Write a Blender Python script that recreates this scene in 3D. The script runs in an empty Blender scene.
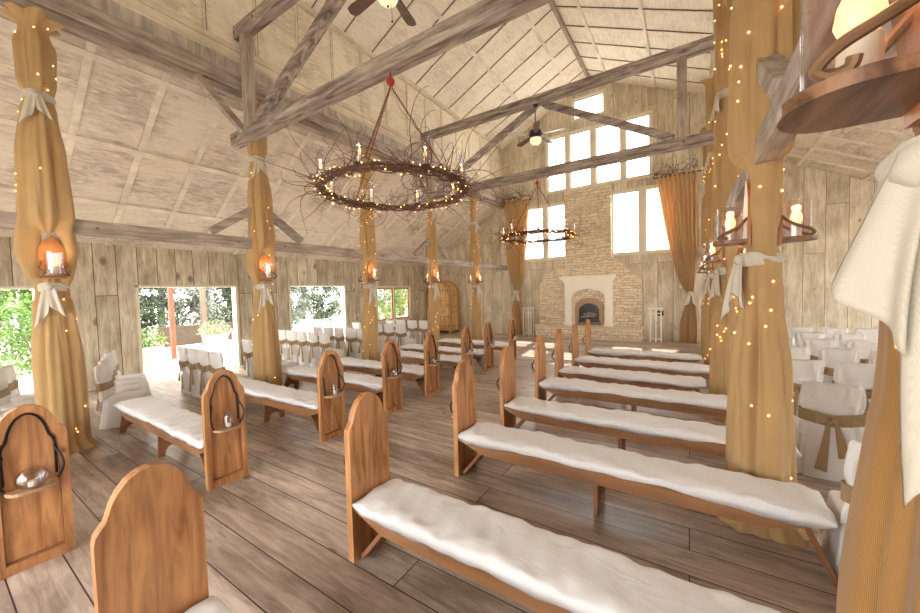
import bpy, math, random
from mathutils import Vector, Matrix
C = bpy.context.scene.collection
PI = math.pi
sin, cos = math.sin, math.cos
rnd = random.Random(7)

# ------------------------------------------------------------------ materials
def new_mat(name):
    m = bpy.data.materials.new(name); m.use_nodes = True
    nt = m.node_tree
    b = nt.nodes['Principled BSDF']
    return m, nt, b
def N(nt, kind, **kw):
    n = nt.nodes.new(kind)
    for k, v in kw.items():
        if k in n.inputs: n.inputs[k].default_value = v
        else: setattr(n, k, v)
    return n
def ramp(nt, src, stops):
    r = nt.nodes.new('ShaderNodeValToRGB')
    e = r.color_ramp.elements
    while len(e) < len(stops): e.new(0.5)
    for el, (p, c) in zip(e, stops):
        el.position = p; el.color = (*c, 1) if len(c) == 3 else c
    nt.links.new(src, r.inputs[0]); return r.outputs[0]
def mix(nt, mode, fac, a, b):
    n = nt.nodes.new('ShaderNodeMix'); n.data_type = 'RGBA'; n.blend_type = mode
    for s, v in ((n.inputs[0], fac), (n.inputs[6], a), (n.inputs[7], b)):
        if hasattr(v, 'links'): nt.links.new(v, s)
        elif isinstance(v, (int, float)): s.default_value = v
        else: s.default_value = (*v, 1)
    return n.outputs[2]
def coords(nt, perm=(0, 1, 2), scale=(1, 1, 1), src='Object', jitter=True):
    tc = nt.nodes.new('ShaderNodeTexCoord')
    out = tc.outputs[src]
    if jitter and src == 'Object':
        oi = nt.nodes.new('ShaderNodeObjectInfo')
        mu = N(nt, 'ShaderNodeVectorMath', operation='SCALE'); mu.inputs[3].default_value = 37.0
        cx = nt.nodes.new('ShaderNodeCombineXYZ')
        for i in range(3): nt.links.new(oi.outputs['Random'], cx.inputs[i])
        nt.links.new(cx.outputs[0], mu.inputs[0])
        ad = N(nt, 'ShaderNodeVectorMath', operation='ADD')
        nt.links.new(out, ad.inputs[0]); nt.links.new(mu.outputs[0], ad.inputs[1]); out = ad.outputs[0]
    sp = nt.nodes.new('ShaderNodeSeparateXYZ'); nt.links.new(out, sp.inputs[0])
    cb = nt.nodes.new('ShaderNodeCombineXYZ')
    for i in range(3): nt.links.new(sp.outputs[perm[i]], cb.inputs[i])
    mp = nt.nodes.new('ShaderNodeMapping'); mp.inputs['Scale'].default_value = scale
    nt.links.new(cb.outputs[0], mp.inputs[0]); return mp.outputs[0]
def noise(nt, vec, scale, detail=5, rough=.55, dist=0):
    n = N(nt, 'ShaderNodeTexNoise'); n.inputs['Scale'].default_value = scale
    n.inputs['Detail'].default_value = detail; n.inputs['Roughness'].default_value = rough
    n.inputs['Distortion'].default_value = dist
    nt.links.new(vec, n.inputs['Vector']); return n.outputs['Fac']
def bump(nt, b, h, strength, dist=.01):
    n = nt.nodes.new('ShaderNodeBump'); n.inputs['Strength'].default_value = strength
    n.inputs['Distance'].default_value = dist
    nt.links.new(h, n.inputs['Height']); nt.links.new(n.outputs[0], b.inputs['Normal'])
def knots(nt, vec, scale, size):
    v = N(nt, 'ShaderNodeTexVoronoi'); v.inputs['Scale'].default_value = scale
    v.inputs['Randomness'].default_value = 1
    nt.links.new(vec, v.inputs['Vector'])
    return ramp(nt, v.outputs['Distance'], [(0, (1, 1, 1)), (size, (.55, .55, .55)), (size * 1.6, (0, 0, 0))])

def wood(name, dark, light, axis='z', rough=.5, grain=14, kn=True, bmp=.15, spread=(.3, .7)):
    m, nt, b = new_mat(name)
    st = {'x': (.12, 1, 1), 'y': (1, .12, 1), 'z': (1, 1, .12)}[axis]
    v = coords(nt, scale=st)
    g = noise(nt, v, grain, 7, .6, .6)
    v2 = coords(nt, scale=(1, 1, 1))
    big = noise(nt, v2, 2.2, 3)
    c = ramp(nt, g, [(spread[0], dark), (spread[1], light)])
    c = mix(nt, 'MULTIPLY', .55, c, ramp(nt, big, [(.3, (.62, .58, .55)), (.7, (1.15, 1.12, 1.1))]))
    if kn:
        st2 = {'x': (.5, 1, 1), 'y': (1, .5, 1), 'z': (1, 1, .5)}[axis]
        k = knots(nt, coords(nt, scale=st2), 5.5, .05)
        c = mix(nt, 'MIX', k, c, tuple(x * .35 for x in dark))
    nt.links.new(c, b.inputs['Base Color']); b.inputs['Roughness'].default_value = rough
    bump(nt, b, g, bmp, .004)
    return m

def boards(name, perm, width, length, c1, c2, gap, grain_col, rough=.7, knot=None, off=.4, gapw=.006, bmp=.4, spots=0, gain=1, wid=None):
    m, nt, b = new_mat(name)
    v = coords(nt, perm=perm, jitter=False)
    br = N(nt, 'ShaderNodeTexBrick'); br.offset = off; br.offset_frequency = 2; br.squash = 1
    br.inputs['Scale'].default_value = 1
    br.inputs['Brick Width'].default_value = length; br.inputs['Row Height'].default_value = width
    br.inputs['Mortar Size'].default_value = gapw; br.inputs['Mortar Smooth'].default_value = .1
    br.inputs['Color1'].default_value = (*c1, 1); br.inputs['Color2'].default_value = (*c2, 1)
    br.inputs['Mortar'].default_value = (*gap, 1)
    nt.links.new(v, br.inputs['Vector'])
    # grain shifted per board
    sh = N(nt, 'ShaderNodeVectorMath', operation='ADD')
    sc = N(nt, 'ShaderNodeVectorMath', operation='SCALE'); sc.inputs[3].default_value = 23
    nt.links.new(br.outputs['Color'], sc.inputs[0])
    nt.links.new(v, sh.inputs[0]); nt.links.new(sc.outputs[0], sh.inputs[1])
    mp = nt.nodes.new('ShaderNodeMapping'); mp.inputs['Scale'].default_value = (.1, 1, 1)
    nt.links.new(sh.outputs[0], mp.inputs[0])
    g = noise(nt, mp.outputs[0], 16, 8, .65, .8)
    mp2 = nt.nodes.new('ShaderNodeMapping'); mp2.inputs['Scale'].default_value = (.45, 1, 1)
    nt.links.new(sh.outputs[0], mp2.inputs[0])
    big = noise(nt, mp2.outputs[0], 2.3, 5, .6, .3)
    c = mix(nt, 'MULTIPLY', gain, br.outputs['Color'], ramp(nt, g, [(.32, grain_col), (.6, (1, 1, 1)), (.8, (1.12, 1.12, 1.12))]))
    c = mix(nt, 'MULTIPLY', gain, c, ramp(nt, big, [(.28, tuple(x * .9 for x in grain_col)), (.6, (1.05, 1.05, 1.05))]))
    if knot:
        mp3 = nt.nodes.new('ShaderNodeMapping'); mp3.inputs['Scale'].default_value = (.6, 1, 1)
        nt.links.new(sh.outputs[0], mp3.inputs[0])
        k = knots(nt, mp3.outputs[0], knot[0], knot[1])
        c = mix(nt, 'MIX', k, c, knot[2])
    nt.links.new(c, b.inputs['Base Color'])
    b.inputs['Roughness'].default_value = rough
    hm = mix(nt, 'MIX', .35, mix(nt, 'MIX', br.outputs['Fac'], (1, 1, 1), (0, 0, 0)), g)
    bump(nt, b, hm, bmp, .006)
    return m

def plain(name, col, rough=.5, metal=0, em=None, es=0, nz=0, nscale=30, sheen=0):
    m, nt, b = new_mat(name)
    b.inputs['Base Color'].default_value = (*col, 1)
    b.inputs['Roughness'].default_value = rough; b.inputs['Metallic'].default_value = metal
    if em: b.inputs['Emission Color'].default_value = (*em, 1); b.inputs['Emission Strength'].default_value = es
    f = noise(nt, coords(nt), nscale, 4)
    if nz:
        c = mix(nt, 'MIX', f, tuple(x * (1 - nz) for x in col), tuple(min(1, x * (1 + nz)) for x in col))
        nt.links.new(c, b.inputs['Base Color'])
    bump(nt, b, f, .08, .003)
    return m

def cloth(name, col, weave=900, contrast=.2, trans=.25, rough=.9, nz=.12, uv=False, crease=0):
    m, nt, b = new_mat(name)
    v = coords(nt, src='UV' if uv else 'Object', jitter=False)
    f = noise(nt, v, 5, 5)
    c = mix(nt, 'MIX', f, tuple(x * (1 - nz) for x in col), tuple(min(1, x * (1 + nz)) for x in col))
    w1 = N(nt, 'ShaderNodeTexWave', bands_direction='X'); w2 = N(nt, 'ShaderNodeTexWave', bands_direction='Y' if uv else 'Z')
    for w in (w1, w2):
        w.inputs['Scale'].default_value = weave / 20; w.inputs['Distortion'].default_value = 1.2
        w.inputs['Detail'].default_value = 1
        nt.links.new(v, w.inputs['Vector'])
    ad = N(nt, 'ShaderNodeMath', operation='MULTIPLY'); nt.links.new(w1.outputs['Fac'], ad.inputs[0]); nt.links.new(w2.outputs['Fac'], ad.inputs[1])
    c = mix(nt, 'MULTIPLY', contrast, c, ramp(nt, ad.outputs[0], [(0, (.35, .3, .25)), (.6, (1.2, 1.2, 1.2))]))
    nt.links.new(c, b.inputs['Base Color']); b.inputs['Roughness'].default_value = rough
    b.inputs['Sheen Weight'].default_value = .2
    if crease:
        cv_ = coords(nt, scale=(.5, 1.2, 1), jitter=True)
        n1 = noise(nt, cv_, 4.5, 2, .5, 1.2); rg = ramp(nt, n1, [(.40, (0, 0, 0)), (.5, (1, 1, 1)), (.60, (0, 0, 0))])
        n2 = noise(nt, cv_, 5, 4, .5, .5)
        bump(nt, b, mix(nt, 'MIX', .65, rg, n2), .28 * crease, .012)
    else: bump(nt, b, ad.outputs[0], .2, .002)
    if trans:
        t = nt.nodes.new('ShaderNodeBsdfTranslucent'); nt.links.new(c, t.inputs['Color'])
        mx = nt.nodes.new('ShaderNodeMixShader'); mx.inputs[0].default_value = trans
        out = nt.nodes['Material Output']
        nt.links.new(b.outputs[0], mx.inputs[1]); nt.links.new(t.outputs[0], mx.inputs[2]); nt.links.new(mx.outputs[0], out.inputs['Surface'])
    return m

def glass(name, tint=(1, 1, 1), refl=.12, rough=.02):
    m, nt, b = new_mat(name)
    nt.nodes.remove(b)
    t = nt.nodes.new('ShaderNodeBsdfTransparent'); t.inputs[0].default_value = (*tint, 1)
    g = nt.nodes.new('ShaderNodeBsdfGlossy'); g.inputs['Roughness'].default_value = rough
    lw = nt.nodes.new('ShaderNodeLayerWeight'); lw.inputs[0].default_value = .35
    mu = N(nt, 'ShaderNodeMath', operation='MULTIPLY_ADD'); mu.inputs[1].default_value = .24; mu.inputs[2].default_value = refl * .4
    nt.links.new(lw.outputs['Facing'], mu.inputs[0])
    mx = nt.nodes.new('ShaderNodeMixShader'); nt.links.new(mu.outputs[0], mx.inputs[0])
    nt.links.new(t.outputs[0], mx.inputs[1]); nt.links.new(g.outputs[0], mx.inputs[2])
    nt.links.new(mx.outputs[0], nt.nodes['Material Output'].inputs['Surface'])
    return m

def stone_mat(name):
    m, nt, b = new_mat(name)
    v = coords(nt, perm=(0, 2, 1), jitter=False)
    nz = noise(nt, v, 3, 3)
    ad = N(nt, 'ShaderNodeVectorMath', operation='ADD')
    cx = nt.nodes.new('ShaderNodeCombineXYZ')
    mm = N(nt, 'ShaderNodeMath', operation='MULTIPLY'); mm.inputs[1].default_value = .09
    nt.links.new(nz, mm.inputs[0]); nt.links.new(mm.outputs[0], cx.inputs[1]); nt.links.new(v, ad.inputs[0]); nt.links.new(cx.outputs[0], ad.inputs[1])
    cols = []
    bs = []
    for (w, h, off) in ((.46, .10, .37), (.30, .125, .61)):
        br = N(nt, 'ShaderNodeTexBrick'); br.offset = off; br.squash = 1.5; br.squash_frequency = 3
        br.inputs['Scale'].default_value = 1
        br.inputs['Brick Width'].default_value = w; br.inputs['Row Height'].default_value = h
        br.inputs['Mortar Size'].default_value = .008; br.inputs['Mortar Smooth'].default_value = .3
        br.inputs['Color1'].default_value = (.92, .82, .64, 1); br.inputs['Color2'].default_value = (.76, .63, .45, 1)
        br.inputs['Mortar'].default_value = (.42, .32, .21, 1)
        nt.links.new(ad.outputs[0], br.inputs['Vector']); bs.append(br)
    g = noise(nt, v, 9, 6, .7)
    sel = ramp(nt, noise(nt, v, 1.6, 1), [(.48, (0, 0, 0)), (.52, (1, 1, 1))])
    c = mix(nt, 'MIX', sel, bs[0].outputs['Color'], bs[1].outputs['Color'])
    c = mix(nt, 'MULTIPLY', .7, c, ramp(nt, g, [(.3, (.6, .55, .5)), (.6, (1.1, 1.1, 1.1))]))
    nt.links.new(c, b.inputs['Base Color']); b.inputs['Roughness'].default_value = .85
    hh = mix(nt, 'MIX', .3, mix(nt, 'MIX', bs[0].outputs['Fac'], (1, 1, 1), (0, 0, 0)), g)
    bump(nt, b, hh, .9, .03)
    return m

def panel_mat(name, axis_perm, base, dark):
    m, nt, b = new_mat(name)
    v = coords(nt, perm=axis_perm, scale=(2.2, .45, 1), jitter=False)
    g = noise(nt, v, 5, 7, .65, 1.6)
    big = noise(nt, coords(nt, perm=axis_perm, jitter=False), 1.1, 4, .6)
    fine = noise(nt, coords(nt, perm=axis_perm, scale=(1.6, .16, 1), jitter=False), 22, 5, .65, .8)
    k = mix(nt, 'MULTIPLY', 1, ramp(nt, g, [(.42, (1, 1, 1)), (.62, (0, 0, 0))]), ramp(nt, big, [(.42, (0, 0, 0)), (.6, (1, 1, 1))]))
    c = mix(nt, 'MIX', k, base, dark)
    c = mix(nt, 'MULTIPLY', .5, c, ramp(nt, fine, [(.35, (.72, .69, .66)), (.55, (1.04, 1.04, 1.04))]))
    nt.links.new(c, b.inputs['Base Color']); b.inputs['Roughness'].default_value = .75
    bump(nt, b, fine, .2, .004)
    return m

def leafmat(name, a, b_, tr=.22):
    m, nt, b = new_mat(name)
    v = coords(nt); f = noise(nt, v, 1.3, 4)
    c = mix(nt, 'MIX', ramp(nt, f, [(.35, (0, 0, 0)), (.65, (1, 1, 1))]), a, b_)
    nt.links.new(c, b.inputs['Base Color']); b.inputs['Roughness'].default_value = .6
    t = nt.nodes.new('ShaderNodeBsdfTranslucent'); nt.links.new(c, t.inputs['Color'])
    mx = nt.nodes.new('ShaderNodeMixShader'); mx.inputs[0].default_value = tr
    nt.links.new(b.outputs[0], mx.inputs[1]); nt.links.new(t.outputs[0], mx.inputs[2])
    nt.links.new(mx.outputs[0], nt.nodes['Material Output'].inputs['Surface'])
    return m

M = {}
M['floor'] = boards('floor_planks', (0, 1, 2), .283, 4.6, (.68, .575, .50), (.47, .38, .315), (.045, .03, .025), (.52, .47, .44), .34, (2.4, .07, (.11, .055, .03)), .37, .0045, .35)
M['wall_gable'] = boards('board_wall_gable', (2, 0, 1), .49, 4.3, (.82, .76, .62), (.68, .61, .48), (.22, .16, .11), (.72, .68, .62), .8, (1.7, .05, (.27, .19, .12)), .33, .006, .3)
M['wall_side'] = boards('board_wall_side', (2, 1, 0), .38, 3.6, (.78, .72, .58), (.60, .54, .41), (.10, .065, .04), (.62, .57, .50), .8, (1.7, .085, (.17, .105, .06)), .41, .007, .3)
M['panel_aisle'] = panel_mat('whitewashed_ply_aisle', (0, 1, 2), (.78, .71, .60), (.50, .42, .36))
M['panel_nave'] = panel_mat('whitewashed_ply_nave', (0, 1, 2), (.86, .81, .70), (.70, .63, .53))
M['panel_clere'] = panel_mat('whitewashed_ply_upper_wall', (2, 1, 0), (.80, .73, .57), (.58, .50, .39))
M['batten'] = wood('painted_batten', (.72, .66, .56), (.90, .85, .76), 'y', .7, 10, False, .1)
M['gapdark'] = plain('dark_gap', (.16, .09, .05), .8)
M['timber'] = wood('weathered_timber_x', (.15, .11, .09), (.54, .47, .41), 'x', .8, 12, True, .5, (.36, .66))
M['timber_y'] = wood('weathered_timber_y', (.20, .15, .115), (.54, .47, .40), 'y', .8, 12, True, .5)
M['timber_z'] = wood('weathered_timber_z', (.24, .18, .13), (.60, .53, .45), 'z', .8, 12, True, .5)
M['fascia'] = wood('streaky_grey_fascia', (.30, .25, .22), (.66, .60, .52), 'z', .75, 9, False, .1)
M['trim'] = wood('cream_trim', (.60, .53, .40), (.80, .73, .58), 'y', .7, 8, False, .08)
M['pine'] = wood('honey_pine', (.31, .125, .042), (.64, .335, .14), 'z', .42, 15, True, .12, (.34, .66))
M['pine_x'] = wood('honey_pine_seat', (.22, .10, .04), (.42, .215, .10), 'x', .45, 9, True, .12)
M['pine_dark'] = wood('reddish_pine', (.20, .085, .04), (.36, .17, .08), 'z', .45, 9, True, .12)
M['ledge'] = wood('pale_ledge', (.40, .24, .13), (.62, .43, .26), 'y', .45, 9, False, .1)
M['armoire'] = wood('golden_pine', (.50, .28, .08), (.80, .52, .20), 'z', .45, 7, True, .1)
M['armoire_dark'] = wood('golden_pine_moulding', (.36, .19, .055), (.6, .36, .13), 'z', .45, 7, False, .1)
M['sconce'] = wood('orange_stained_wood', (.30, .12, .035), (.50, .24, .08), 'z', .45, 10, True, .1)
M['shelf'] = wood('walnut_shelf', (.10, .045, .022), (.30, .155, .08), 'y', .4, 14, False, .1, (.4, .62))
M['iron'] = plain('black_iron', (.03, .027, .025), .45, .7)
M['rust'] = plain('brown_iron', (.20, .11, .055), .5, .3, nz=.3)
M['chain'] = plain('red_brown_chain', (.22, .06, .045), .5, .4)
M['redball'] = plain('red_enamel', (.42, .02, .02), .3)
M['burlap'] = cloth('burlap', (.59, .39, .175), 2600, .3, .2, uv=True)
M['burlap_near'] = cloth('burlap_coarse', (.46, .245, .075), 2200, .75, .2, uv=True)
M['sash'] = cloth('cream_sash', (.66, .61, .51), 3200, .12, .15)
M['tan'] = cloth('tan_sash', (.42, .30, .16), 1600, .4, .1)
M['white'] = cloth('white_cotton', (.86, .86, .87), 700, .03, .12, nz=.03, crease=1)
M['cover'] = cloth('white_chair_cover', (.85, .84, .83), 900, .04, .12, nz=.04, crease=.6)
M['curtain'] = cloth('gold_curtain', (.76, .53, .27), 3000, .04, .25, nz=.04)
M['glass'] = glass('clear_glass')
M['hurricane'] = glass('hurricane_glass', (.95, .95, .98), .12, .05)
M['pane'] = glass('window_pane', (1, 1, 1), .05)
M['stone'] = stone_mat('ledgestone')
M['hearthstone'] = plain('hearth_slab', (.68, .58, .42), .8, nz=.15, nscale=6)
M['mantel'] = plain('cast_stone_mantel', (.92, .87, .76), .6, nz=.05, nscale=5)
M['bronze'] = plain('bronze_insert', (.30, .19, .12), .4, .5, nz=.2)
M['firebox'] = plain('firebox_black', (.025, .025, .03), .25)
M['log'] = plain('ash_log', (.3, .26, .22), .9, nz=.4)
M['winframe'] = plain('cream_window_frame', (.74, .68, .55), .6, nz=.06)
M['redpane'] = plain('red_sash', (.45, .13, .09), .6)
M['bulb'] = plain('fairy_bulb', (1, .55, .2), .4, em=(1, .40, .10), es=10)
M['flame'] = plain('amber_bulb', (1, .6, .3), .3, em=(1, .44, .14), es=1.5)
M['candle'] = plain('ivory_candle', (.82, .72, .52), .5)
M['globe'] = plain('cream_globe', (.85, .78, .55), .35, em=(1, .85, .5), es=.35)
M['fanmetal'] = plain('dark_bronze_fan', (.055, .04, .07), .35, .7)
M['fanblade'] = wood('fan_blade_brown', (.09, .05, .03), (.17, .09, .05), 'x', .5, 8, False)
M['fanpale'] = plain('pale_blade', (.6, .58, .55), .4)
M['twig'] = plain('grapevine_twig', (.13, .065, .042), .8, nz=.35, nscale=60)
M['whitemetal'] = plain('white_painted_metal', (.84, .82, .74), .4)
M['ivory'] = plain('ivory_plate', (.85, .82, .72), .4)
M['leafA'] = leafmat('bright_leaves', (.07, .15, .025), (.17, .28, .07))
M['leafB'] = leafmat('olive_leaves', (.02, .035, .018), (.09, .12, .07))
M['leafC'] = leafmat('silver_leaves', (.05, .075, .05), (.20, .23, .18))
M['bark'] = wood('bark', (.09, .065, .05), (.22, .17, .13), 'z', .9, 6, False, .6)
M['paving'] = plain('pale_paving', (.62, .58, .52), .85, nz=.08, nscale=3)
M['redpost'] = wood('red_cedar_post', (.22, .055, .03), (.32, .10, .06), 'z', .6, 8, False)
M['pot'] = plain('whitewashed_pot', (.42, .33, .27), .8, nz=.1, nscale=8)
M['hedgewall'] = plain('brown_garden_wall', (.07, .05, .035), .9, nz=.3, nscale=5)
M['flower'] = leafmat('pale_blossom', (.20, .26, .10), (.42, .42, .28))

# ------------------------------------------------------------------ mesh builder
class MB:
    def __init__(s): s.v = []; s.f = []; s.mi = []; s.uv = {}; s.cur = 0
    def add(s, verts, faces):
        o = len(s.v); s.v += [tuple(p) for p in verts]
        for f in faces: s.f.append(tuple(i + o for i in f)); s.mi.append(s.cur)
        return s
    def box(s, x0, x1, y0, y1, z0, z1):
        return s.add([(x0, y0, z0), (x1, y0, z0), (x1, y1, z0), (x0, y1, z0), (x0, y0, z1), (x1, y0, z1), (x1, y1, z1), (x0, y1, z1)],
                     [(0, 3, 2, 1), (4, 5, 6, 7), (0, 1, 5, 4), (1, 2, 6, 5), (2, 3, 7, 6), (3, 0, 4, 7)])
    def bar(s, a, b, w, h, up=(0, 0, 1)):
        a, b = Vector(a), Vector(b); d = (b - a).normalized()
        u = Vector(up)
        side = d.cross(u)
        if side.length < 1e-4: side = d.cross(Vector((1, 0, 0)))
        side.normalize(); u = side.cross(d).normalized()
        P = []
        for p in (a, b):
            for i, j in ((-1, -1), (1, -1), (1, 1), (-1, 1)): P.append(p + side * i * w / 2 + u * j * h / 2)
        return s.add(P, [(0, 3, 2, 1), (4, 5, 6, 7), (0, 1, 5, 4), (1, 2, 6, 5), (2, 3, 7, 6), (3, 0, 4, 7)])
    def prism(s, prof, axis, a, b):
        # prof: 2D polygon; axis 'x': (y,z) ; 'y': (x,z) ; 'z': (x,y)
        mk = {'x': lambda p, t: (t, p[0], p[1]), 'y': lambda p, t: (p[0], t, p[1]), 'z': lambda p, t: (p[0], p[1], t)}[axis]
        n = len(prof)
        vs = [mk(p, a) for p in prof] + [mk(p, b) for p in prof]
        fs = [tuple(range(n)), tuple(range(2 * n - 1, n - 1, -1))] + [(i, (i + 1) % n, n + (i + 1) % n, n + i) for i in range(n)]
        return s.add(vs, fs)
    def ring(s, outer, inner, axis, a, b):
        mk = {'x': lambda p, t: (t, p[0], p[1]), 'y': lambda p, t: (p[0], t, p[1]), 'z': lambda p, t: (p[0], p[1], t)}[axis]
        n = len(outer)
        vs = [mk(p, a) for p in outer] + [mk(p, a) for p in inner] + [mk(p, b) for p in outer] + [mk(p, b) for p in inner]
        fs = []
        for i in range(n):
            j = (i + 1) % n
            fs += [(i, j, n + j, n + i), (2 * n + i, 3 * n + i, 3 * n + j, 2 * n + j), (i, 2 * n + i, 2 * n + j, j), (n + i, n + j, 3 * n + j, 3 * n + i)]
        return s.add(vs, fs)
    def tube(s, pts, r, n=8, cap=True):
        pts = [Vector(p) for p in pts]; k = len(pts)
        rr = r if isinstance(r, (list, tuple)) else [r] * k
        vs = []; prev = None
        for i, p in enumerate(pts):
            d = (pts[min(i + 1, k - 1)] - pts[max(i - 1, 0)])
            d = d.normalized() if d.length > 1e-9 else Vector((0, 0, 1))
            if prev is None:
                prev = d.cross(Vector((0, 0, 1)))
                if prev.length < .1: prev = d.cross(Vector((1, 0, 0)))
            prev = (prev - d * prev.dot(d)).normalized(); q = d.cross(prev)
            for j in range(n):
                t = 2 * PI * j / n; vs.append(p + (prev * cos(t) + q * sin(t)) * rr[i])
        fs = [(i * n + j, i * n + (j + 1) % n, (i + 1) * n + (j + 1) % n, (i + 1) * n + j) for i in range(k - 1) for j in range(n)]
        if cap: fs += [tuple(range(n - 1, -1, -1)), tuple((k - 1) * n + j for j in range(n))]
        return s.add(vs, fs)
    def lathe(s, prof, n=24, c=(0, 0, 0), caps=True):
        vs = []; k = len(prof)
        for r, z in prof:
            for j in range(n):
                t = 2 * PI * j / n; vs.append((c[0] + r * cos(t), c[1] + r * sin(t), c[2] + z))
        fs = [(i * n + j, i * n + (j + 1) % n, (i + 1) * n + (j + 1) % n, (i + 1) * n + j) for i in range(k - 1) for j in range(n)]
        if caps: fs += [tuple(range(n - 1, -1, -1)), tuple((k - 1) * n + j for j in range(n))]
        return s.add(vs, fs)
    def ball(s, c, r, n=10, m=6, sz=1):
        prof = [(max(1e-4, r * sin(PI * i / m)), -r * sz * cos(PI * i / m)) for i in range(m + 1)]
        return s.lathe(prof, n, c)
    def grid(s, fn, nu, nv, closeu=False, uvfn=None):
        vs = [fn(i / (nu if closeu else nu - 1), j / (nv - 1)) for j in range(nv) for i in range(nu)]
        fs = []
        o = len(s.v)
        for j in range(nv - 1):
            for i in range(nu if closeu else nu - 1):
                i2 = (i + 1) % nu
                if uvfn:
                    s.uv[len(s.f) + len(fs)] = [uvfn(a / nu, b / (nv - 1)) for a, b in ((i, j), (i + 1, j), (i + 1, j + 1), (i, j + 1))]
                fs.append((j * nu + i, j * nu + i2, (j + 1) * nu + i2, (j + 1) * nu + i))
        return s.add(vs, fs)
    def build(s, name, mats, parent=None, smooth=False, loc=(0, 0, 0), rot=(0, 0, 0)):
        me = bpy.data.meshes.new(name); me.from_pydata(s.v, [], s.f); me.validate(); me.update()
        if not isinstance(mats, (list, tuple)): mats = [mats]
        for m in mats: me.materials.append(m)
        if len(mats) > 1:
            for p, i in zip(me.polygons, s.mi): p.material_index = i
        if s.uv:
            ul = me.uv_layers.new(name='UVMap')
            for fi, uvs in s.uv.items():
                p = me.polygons[fi]
                for li, u in zip(p.loop_indices, uvs): ul.data[li].uv = u
        import bmesh
        bm = bmesh.new(); bm.from_mesh(me); bmesh.ops.recalc_face_normals(bm, faces=bm.faces); bm.to_mesh(me); bm.free()
        if smooth:
            for p in me.polygons: p.use_smooth = True
            if smooth != 'all':
                try: me.set_sharp_from_angle(angle=math.radians(40))
                except Exception: pass
        o = bpy.data.objects.new(name, me); C.objects.link(o)
        o.location = loc; o.rotation_euler = rot
        if parent: o.parent = parent
        return o

def tag(o, label, cat, group=None, kind=None):
    o['label'] = label; o['category'] = cat
    if group: o['group'] = group
    if kind: o['kind'] = kind
    return o
def thing(name, label, cat, loc=(0, 0, 0), rz=0, group=None):
    o = bpy.data.objects.new(name, None); C.objects.link(o); o.empty_display_size = .1
    o.location = loc; o.rotation_euler = (0, 0, rz)
    return tag(o, label, cat, group)
def struct(o, label=None):
    o['kind'] = 'structure'
    if label: o['label'] = label
    return o
def dup(root, loc=None, rz=None, label=None, group=None, scale=None):
    def rec(o, par):
        c = o.copy(); C.objects.link(c); c.parent = par
        for ch in list(o.children): rec(ch, c)
        return c
    r = rec(root, None)
    if loc is not None: r.location = loc
    if rz is not None: r.rotation_euler = (0, 0, rz)
    if scale is not None: r.scale = scale
    if label: r['label'] = label
    if group: r['group'] = group
    return r
ORD = ['first', 'second', 'third', 'fourth', 'fifth', 'sixth', 'seventh', 'eighth', 'ninth', 'tenth']

# ------------------------------------------------------------------ geometry of the barn
XL, XA, XC, XB, XR = -11.2, -7.1, -3.3, .5, 7.3     # left wall, left posts, ridge, right posts, right wall
YB, YF = -3.4, 15.0                                  # back wall, fireplace wall
EAVE, RIDGE = 8.45, 10.24
ZA = 3.3
def aisle_l(x): return ZA + (x - XL) * .659
def aisle_r(x): return 5.63 - .51 * (x - 2.75)
def nave(x): return RIDGE - abs(x - XC) * (RIDGE - EAVE) / 3.8
PX = [1.05 + 2.78 * k for k in range(-1, 5)]
POSTY = [1.05, 3.83, 6.61, 9.39, 12.17]

def wall_cols(mb, breaks, top, holes, fmap, t0, t1):
    # vertical columns between sorted breaks, each cut by holes (x0,x1,z0,z1)
    for a, b in zip(breaks[:-1], breaks[1:]):
        mid = (a + b) / 2
        hs = sorted([(h[2], h[3]) for h in holes if h[0] < mid < h[1]])
        za = 0; segs = []
        for h0, h1 in hs:
            if h0 > za: segs.append((za, za, h0, h0))
            za = h1
        e = 1e-5
        segs.append((za, za, top(a + e), top(b - e)))
        for z0, z0b, z1, z1b in segs:
            P = [(a, z0), (b, z0b), (b, z1b), (a, z1)]
            vs = [fmap(p[0], t0, p[1]) for p in P] + [fmap(p[0], t1, p[1]) for p in P]
            mb.add(vs, [(0, 1, 2, 3), (7, 6, 5, 4), (0, 4, 5, 1), (1, 5, 6, 2), (2, 6, 7, 3), (3, 7, 4, 0)])

# floor
mb = MB(); mb.box(XL - .2, XR + .2, YB - .2, YF + .2, -.2, 0)
struct(mb.build('floor', M['floor']), 'wide weathered grey brown plank floor running across the barn')

# fireplace (gable) wall
WIN4 = [(-5.07, -4.30), (-4.13, -3.30), (-3.12, -2.20), (-2.05, -1.21)]
def gtop(x):
    if x < XA - .26: return aisle_l(x)
    if x > XB + .26: return aisle_r(x)
    return nave(x)
gh = [(-5.07, -1.21, 6.12, 8.33), (-3.97, -2.79, 8.84, 9.60), (-6.2, -4.26, 3.34, 5.55), (-2.53, -.45, 3.31, 5.63)]
br = sorted(set([XL, XA - .26, XC, XB + .26, XR] + [v for h in gh for v in h[:2]]))
mb = MB(); wall_cols(mb, br, gtop, gh, lambda x, t, z: (x, t, z), YF, YF + .2)
mb.cur = 1
# battens above the eave line
for i in range(12):
    x = -6.9 + i * .62
    for z0, z1 in ((6.05, nave(x) - .02),):
        segs = [(z0, z1)]
        for h in gh:
            ns = []
            for a, b in segs:
                if h[0] - .1 < x < h[1] + .1 and h[3] + .1 > a and h[2] - .1 < b:
                    if a < h[2] - .1: ns.append((a, h[2] - .1))
                    if b > h[3] + .1: ns.append((h[3] + .1, b))
                else: ns.append((a, b))
            segs = ns
        for a, b in segs:
            if b - a > .1: mb.box(x - .025, x + .025, YF - .02, YF, a, b)
struct(mb.build('wall_fireplace', [M['wall_gable'], M['trim']]), 'whitewashed board end wall behind the stone fireplace')
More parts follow.
